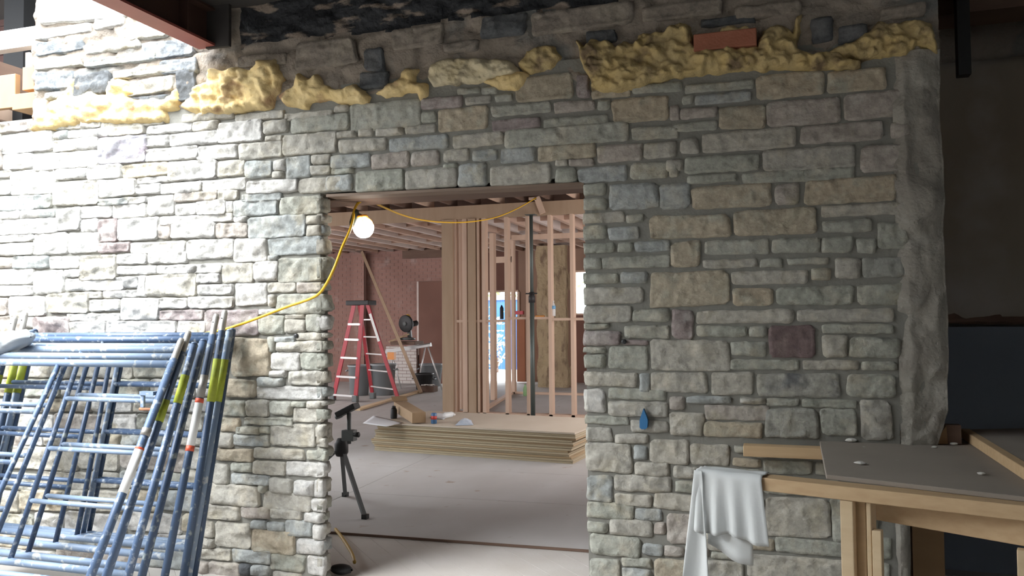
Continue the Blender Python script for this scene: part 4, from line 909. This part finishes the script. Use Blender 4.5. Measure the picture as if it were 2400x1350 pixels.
a = sw(918, 833, -.04); MB().box((a.x - .08, a.y - .05, a.z - .09), (a.x + .08, a.y + .05, a.z + .07)).build('bracket', mat('orange_bracket', (.62, .22, .03), .5), st)
ms = thing('mitre_saw', sw(955, 800), 'mitre saw with a round black blade guard on the folding stand', 'saw')
a = sw(950, 804); MB().box((a.x - .28, Ysw - .16, a.z - .03), (a.x + .30, Ysw + .30, a.z + .035)).build('base', OLDWOOD, ms, bevel=.01)
MB().lathe(sw(955, 797), [(.15, 0), (.17, .02), (.17, .04), (.10, .06)], 18).build('turntable', GREYM, ms, smooth=True)
g = sw(951, 759); MB().lathe(g + Vector((0, -.03, 0)), [(.175, 0), (.188, .01), (.188, .05), (.14, .065)], 24, (.25, 1, .1)).build('blade_guard', BLACKM, ms, smooth=True)
MB().lathe(g + Vector((-.01, -.05, 0)), [(.05, 0), (.05, .02)], 14, (.25, 1, .1)).build('guard_hub', GREYM, ms, smooth=True)
MB().bar(g + Vector((.03, .06, 0)), sw(962, 797, .18), .09, .06).build('arm', GREYM, ms, bevel=.01)
MB().tube(spline([g + Vector((-.04, .05, .13)), g + Vector((.02, .05, .19)), g + Vector((.08, .05, .15))], 6), .02, 8).build('handle', mat('yellow_handle', (.60, .36, .03), .5), ms, smooth=True)
MB().lathe(g + Vector((.05, .06, -.02)), [(.06, 0), (.06, .20), (.045, .22)], 14, (.6, 1, .2)).build('motor', BLACKM, ms, smooth=True)
a, b = sw(912, 812, -.12), sw(962, 792, .15); tag(MB().bar(a + Vector((0, 0, .10)), b + Vector((0, 0, .10)), .07, .03).build('workpiece', LUMBER, None), 'short dark offcut lying across the saw base', 'timber')
# leaning board
a = atZ(987, 921, .03); b = atY(848, 590, 17.12)
tag(MB().bar(a, b, .065, .04, (1, 0, 0)).build('leaning_board', BROWNST, None), 'long timber board leaning diagonally against the brick wall', 'timber')
# tubs and bins
PLG = mat('grey_plastic', (.26, .28, .29), .5); PLD = mat('dark_plastic', (.03, .03, .032), .5)
def tub(c, r0_, r1_, h, m, name, label, cat):
    t = thing(name, c, label, cat)
    MB().lathe(c, [(r0_, 0), (r1_, h), (r1_ * 1.06, h), (r1_ * 1.06, h - .03), (r1_ * .96, h - .035), (r0_ * .95, .02)], 20).build('body', m, t, smooth=True)
    mb = MB()
    for s in (-1, 1): mb.tube([c + Vector((s * r1_, -.08, h - .10)), c + Vector((s * (r1_ + .05), -.06, h - .12)), c + Vector((s * (r1_ + .05), .06, h - .12)), c + Vector((s * r1_, .08, h - .10))], .012, 8)
    mb.build('handle', m, t, smooth=True)
tub(atZ(899, 925, .02), .20, .25, .62, PLG, 'waste_bin', 'grey waste bin standing behind the ladder', 'bin')
tub(atZ(842, 926, .02), .18, .22, .60, PLG, 'waste_bin', 'grey waste bin half hidden between the ladder rails', 'bin')
tub(atZ(1011, 905, .02), .20, .26, .50, PLG, 'plastic_tub', 'pale grey tub under the right end of the saw stand', 'tub')
tub(atZ(994, 912, .02), .17, .20, .34, PLD, 'black_bucket', 'black bucket in front of the pale grey tub', 'bucket')
c = atZ(1000, 899, .02); c2 = atZ(1003, 918, .02)
cr = thing('low_crate', c2, 'low brown crate with white scraps on the floor beside the saw stand', 'crate')
MB().box((c2.x - .17, c2.y - .1, .02), (c2.x + .17, c2.y + .12, .14)).build('crate_body', OLDWOOD, cr); MB().grid(lambda u, v: (c2.x - .13 + .26 * u, c2.y - .08 + .16 * v, .15 + .05 * abs(noise.noise(Vector((u * 5, v * 5, 2))))), 8, 6).build('scraps', WHITEP, cr)
# board on the floor beside the ladder
tag(MB().bar(atZ(836, 960, .035), atZ(990, 915, .035), .12, .03).build('floor_board', LUMBER, None), 'long board lying on the back room floor beside the ladder', 'timber')
# things on the partition blocking
BT = mat('bottle_green', (.25, .42, .20), .3)
def bottle(px, py, Y, h, r_, m, capm, label):
    c = atY(px, py, Y); t = thing('water_bottle', c, label, 'bottle')
    MB().lathe(c, [(r_ * .9, 0), (r_, .01), (r_, h * .6), (r_ * .9, h * .7), (r_ * .35, h * .88), (r_ * .35, h * .94)], 14).build('body', m, t, smooth=True); MB().lathe(c + Vector((0, 0, h * .94)), [(r_ * .42, 0), (r_ * .42, h * .07)], 10).build('cap', capm, t, smooth=True)
    return c, t
c, t = bottle(1297, 741, YBM + .06, .235, .036, CLEAR, WHITEP, 'clear water bottle with a blue band standing on the stud blocking')
MB().lathe(c + Vector((0, 0, .11)), [(.0375, 0), (.0375, .05)], 14).build('band', mat('pale_blue_band', (.16, .38, .62), .4), t, smooth=True)
bottle(1091, 744, YBM + .04, .19, .034, BT, BT, 'green bottle standing between the brown studs')
bottle(1231, 928, 14.7, .22, .04, BT, BT, 'green bottle on the floor behind the steel prop')
c = atY(1266, 747, YBM + .06); tag(MB().box((c.x - .07, c.y - .04, c.z), (c.x + .07, c.y + .04, c.z + .05)).build('orange_box', mat('orange_box', (.62, .24, .04), .5), None, bevel=.008), 'small orange box lying on the stud blocking', 'box')
c = atY(1217, 737, YBM + .06); tag(MB().box((c.x - .06, c.y - .04, c.z), (c.x + .07, c.y + .04, c.z + .055)).build('red_box', mat('red_box', (.55, .10, .12), .5), None, bevel=.006), 'small red box lying on the stud blocking near the door', 'box')
c = atY(1176, 748, YBM + .06); m_ = thing('black_jug', c, 'slim black container on the blocking in front of the blue cabin', 'bottle'); MB().lathe(c, [(.028, 0), (.030, .01), (.030, .17), (.018, .20)], 14).build('body', BLACKM, m_, smooth=True); MB().lathe(c + Vector((0, 0, .20)), [(.014, 0), (.014, .02)], 10).build('cap', BLACKM, m_, smooth=True)
# steel prop
xp = X_(1247, 11.85); pr = thing('steel_prop', (xp, 11.85, 0), 'dark green adjustable steel prop under the timber beam', 'prop')
zc = atY(1247, 688, 11.85).z
MB().tube([(xp, 11.85, .03), (xp, 11.85, zc - .12)], .036, 14).build('outer_tube', GREYST, pr, smooth=True)
MB().tube([(xp, 11.85, zc - .02), (xp, 11.85, zb0 - .012)], .028, 14).build('inner_tube', GREYST, pr, smooth=True)
MB().lathe((xp, 11.85, zc - .14), [(.05, 0), (.05, .10), (.042, .11), (.042, .16)], 14).build('collar', BLACKM, pr, smooth=True)
MB().bar((xp - .09, 11.83, zc), (xp + .09, 11.83, zc), .02, .02).build('pin', BLACKM, pr)
MB().box((xp - .08, 11.78, .018), (xp + .08, 11.92, .03)).build('base_plate', GREYST, pr); MB().box((xp - .08, 11.78, zb0 - .012), (xp + .08, 11.92, zb0 - .001)).build('head_plate', GREYST, pr)

# ---------------------------------------------------------------- bench at the right
ZB = .94
bn = thing('workbench', (0, 3.6, 0), 'rough timber workbench with a dusty plywood top against the stone wall', 'workbench')
DUSTY = mat('dusty_bench_top', (.30, .255, .215), .9, (.25, .215, .185), (3, 3, 3), .6, .25, 90, spots=(.52, .50, .47), spotscale=14, spotth=(.72, .76))
def slab(pp, z0_, z1, name, m, par=bn, bevel=.003):
    P = [atZ(px, py, z1) for px, py in pp]
    return MB().hexa([Vector((p.x, p.y, z0_)) for p in P] + [Vector((p.x, p.y, z1)) for p in P]).build(name, m, par, bevel=bevel)
slab([(1936, 1112), (2560, 1182), (2290, 1028), (1921, 1034)], ZB - .018, ZB, 'plywood_top', DUSTY)
zr_ = ZB - .0185
fa, fb = atZ(1640, 1104, zr_), atZ(2560, 1203, zr_)
fd = (fb - fa).normalized(); fn = Vector((-fd.y, fd.x, 0)); fn = fn if fn.y > 0 else -fn
MB().bar(fa + fn * .045 + Vector((0, 0, -.025)), fb + fn * .045 + Vector((0, 0, -.025)), .089, .050, fn).build('front_rail', LUMBERX, bn, bevel=.003)
ra, rb = atZ(1744, 1035, zr_), atZ(1935, 1044, zr_)
yb_ = YW - .06
MB().box((ra.x, yb_ - .06, zr_ - .052), (XE + .1, yb_ + .02, zr_)).build('rear_rail', LUMBERX, bn, bevel=.003)
MB().bar(atZ(2022, 1157, zr_ - .05) + fn * .030 + Vector((0, 0, -.047)), fb + fn * .030 + Vector((0, 0, -.097)), .04, .092, fn).build('header', LUMBERX, bn, bevel=.003)
def leg(px0, px1, off, dep, z1):
    t0_ = None
    def onrail(px):
        # where the rail's front face meets this pixel column
        d = ray(px, 1200); n = Vector((fn.x, fn.y, 0)); t = n.dot(fa + fn * off - EYE) / n.dot(d); return EYE + d * t
    p, q = onrail(px0), onrail(px1); p.z = q.z = 0
    P = [p, q, q + fn * dep, p + fn * dep]
    MB().hexa([Vector((v.x, v.y, .0)) for v in P] + [Vector((v.x, v.y, z1)) for v in P]).build('leg', LUMBER, bn, bevel=.003)
leg(1969, 1999, .004, .085, zr_ - .051); leg(2001, 2029, .050, .04, zr_ - .051); leg(2030, 2041, .02, .09, zr_ - .051); leg(2042, 2064, .012, .038, zr_ - .148)
leg(2380, 2412, .012, .038, zr_ - .148)
# raised edge board and second, higher surface at the far right
e0, e1 = atZ(2252, 1026, ZB + .002), atZ(2440, 1152, ZB + .002); ed = (e1 - e0).normalized()
MB().bar(e0 + Vector((.02, 0, .022)), e1 + Vector((.02, 0, .022)), .04, .045).build('edge_board', LUMBERX, bn, bevel=.003)
P = [e0 + Vector((.03, .0, 0)), e1 + Vector((.03, 0, 0)), e1 + Vector((1.4, 0, 0)), e0 + Vector((1.4, .55, 0))]
MB().hexa([Vector((p.x, p.y, ZB + .026)) for p in P] + [Vector((p.x, p.y, ZB + .044)) for p in P]).build('raised_top', DUSTY, bn)
for q in (e1 + Vector((.25, .06, 0)), e0 + Vector((1.2, .35, 0)), e1 + Vector((1.3, .1, 0))): MB().box((q.x - .02, q.y - .045, 0), (q.x + .02, q.y + .045, ZB + .026)).build('leg', LUMBER, bn)
# bits lying at the foot of the pier
w0, w1_ = atZ(2186, 1042, ZB), atZ(2222, 1042, ZB); w0.z += .002; w1_.z += .002; ww = w0
tag(MB().add([w0, w1_, w1_ + Vector((0, .06, 0)), w0 + Vector((0, .06, 0)), w1_ + Vector((-.005, 0, .085)), w1_ + Vector((-.005, .06, .085))], [(0, 1, 4), (2, 3, 5), (1, 2, 5, 4), (3, 0, 4, 5), (0, 3, 2, 1)]).build('wood_wedge', BOARD, None), 'reddish-brown wood wedge under the broken foot of the plastered pier', 'wedge')
w = atZ(2234, 1042, ZB); tag(MB().box((w.x - .03, w.y, ZB + .001), (w.x + .035, w.y + .05, ZB + .09)).build('post_stub', OLDWOOD, None), 'short dark post stub standing on the bench by the pier', 'post')
CHIP = mat('plaster_chip', (.66, .64, .60), .9)
rq = random.Random(8)
for i, (px, py, s, lb) in enumerate(((1995, 1036, .022, 'largest white plaster crumb, at the back edge of the bench by the wall'), (2016, 1089, .016, 'round pale plaster crumb near the middle of the bench top'), (2236, 1043, .014, 'white plaster crumb at the foot of the dark post stub'), (2300, 1113, .012, 'thin plaster flake on the bench near the right edge board'), (2190, 1050, .010, 'tiny plaster crumb just below the wood wedge'))):
    c = atZ(px, py, ZB); mb = MB(); mb.grid(lambda u, v: (c.x + s * 1.3 * math.cos(6.283 * u) * math.sin(math.pi * v) * (1 + .4 * noise.noise(Vector((u * 3, v * 3, i)))), c.y + s * math.sin(6.283 * u) * math.sin(math.pi * v), c.z + s * .45 + s * .45 * math.cos(math.pi * v)), 8, 6)
    tag(mb.build('plaster_crumb', CHIP, None), lb, 'crumb')
# white rag over the end of the front rail
CLOTH = mat('white_rag', (.66, .67, .66), .85, (.58, .60, .60), (4, 4, 4), .6, .25, 60)
Ln = fa; 
def rail(px):   # point on the top front edge of the rail
    d = ray(px, 1112); n = Vector((fn.x, fn.y, 0)); t = n.dot(fa - EYE) / n.dot(d); q = EYE + d * t; q.z = zr_; return q
r0_, r1_ = rail(1632), rail(1786)
mb = MB()
NU, NV = 26, 22
def drape(u, v):
    p = r0_ + (r1_ - r0_) * u
    if v < .28:      # lying on the rail, from the back edge to the front edge
        s = v / .28; q = p + fn * (.088 * (1 - s)) + Vector((0, 0, .006 + .006 * noise.noise(Vector((u * 4, s * 3, 2)))))
    else:
        s = (v - .28) / .72; flare = .035 * s * (u - .2)
        hgt = .235 + .02 * u + .008 * math.sin(u * 9)
        q = p - fn * (.012 + .020 * s * math.sin(u * 13 + .6) ** 2 + .010 * math.sin(u * 23) * s) + fd * flare + Vector((0, 0, .004 - hgt * s))
    return q
mb.grid(drape, NU, NV)
ca, cb2 = rail(1652), rail(1756)
mb.grid(lambda u, v: ca + (cb2 - ca) * u + fn * (.02 + .012 * math.sin(u * 7)) + Vector((0, 0, -.02 - (.27 + .06 * math.sin(u * 1.6)) * v)), 14, 10)
sa = rail(1634)
def strip(u, v):
    wdt = .035 + .13 * min(1, v * 1.1) - .03 * max(0, math.sin(v * 9)) * v
    q = sa - fn * (.022 + .03 * math.sin(u * 6 + v * 3) * v) + fd * (-.062 * v * 1.2 + wdt * (u - .15) * (1 if u > .15 else .6)) + Vector((0, 0, .006 - .74 * v + .02 * math.sin(v * 10) * u))
    return q
mb.grid(strip, 14, 34)
o = mb.build('white_rag', CLOTH, None, smooth=True); solid(o, .003); tag(o, 'dusty white rag hanging over the left end of the bench rail', 'cloth')
# ---------------------------------------------------------------- marks on the stone wall
MARK = mat('blue_paint_mark', (.03, .14, .30), .8)
out = [(1508, 958), (1515, 975), (1518, 985), (1517, 1002), (1513, 1006), (1503, 1006), (1499, 1002), (1499, 985), (1502, 975)]
P = [atY(px, py, YW - .046) for px, py in out]; n = len(P)
tag(MB().add(P + [p + Vector((0, .03, 0)) for p in P], [tuple(range(n - 1, -1, -1))] + [(i, (i + 1) % n, n + (i + 1) % n, n + i) for i in range(n)]).build('paint_mark', MARK, None), 'blue painted arrow mark on a buff stone right of the opening', 'mark')
for (px, py, lb) in ((1462, 801, 'dark plugged drill hole in the wall right of the opening'), (694, 787, 'dark drill hole in the wall left of the opening')):
    p = atY(px, py, YW - .022); t = thing('wall_plug', p, lb, 'plug'); MB().lathe(p + Vector((0, -.008, 0)), [(.011, 0), (.013, .003), (.013, .04)], 12, (0, 1, 0)).build('body', PLD, t, smooth=True)
    MB().lathe(p + Vector((0, -.010, 0)), [(.006, 0), (.006, .01)], 8, (0, 1, 0)).build('hole', BLACKM, t)
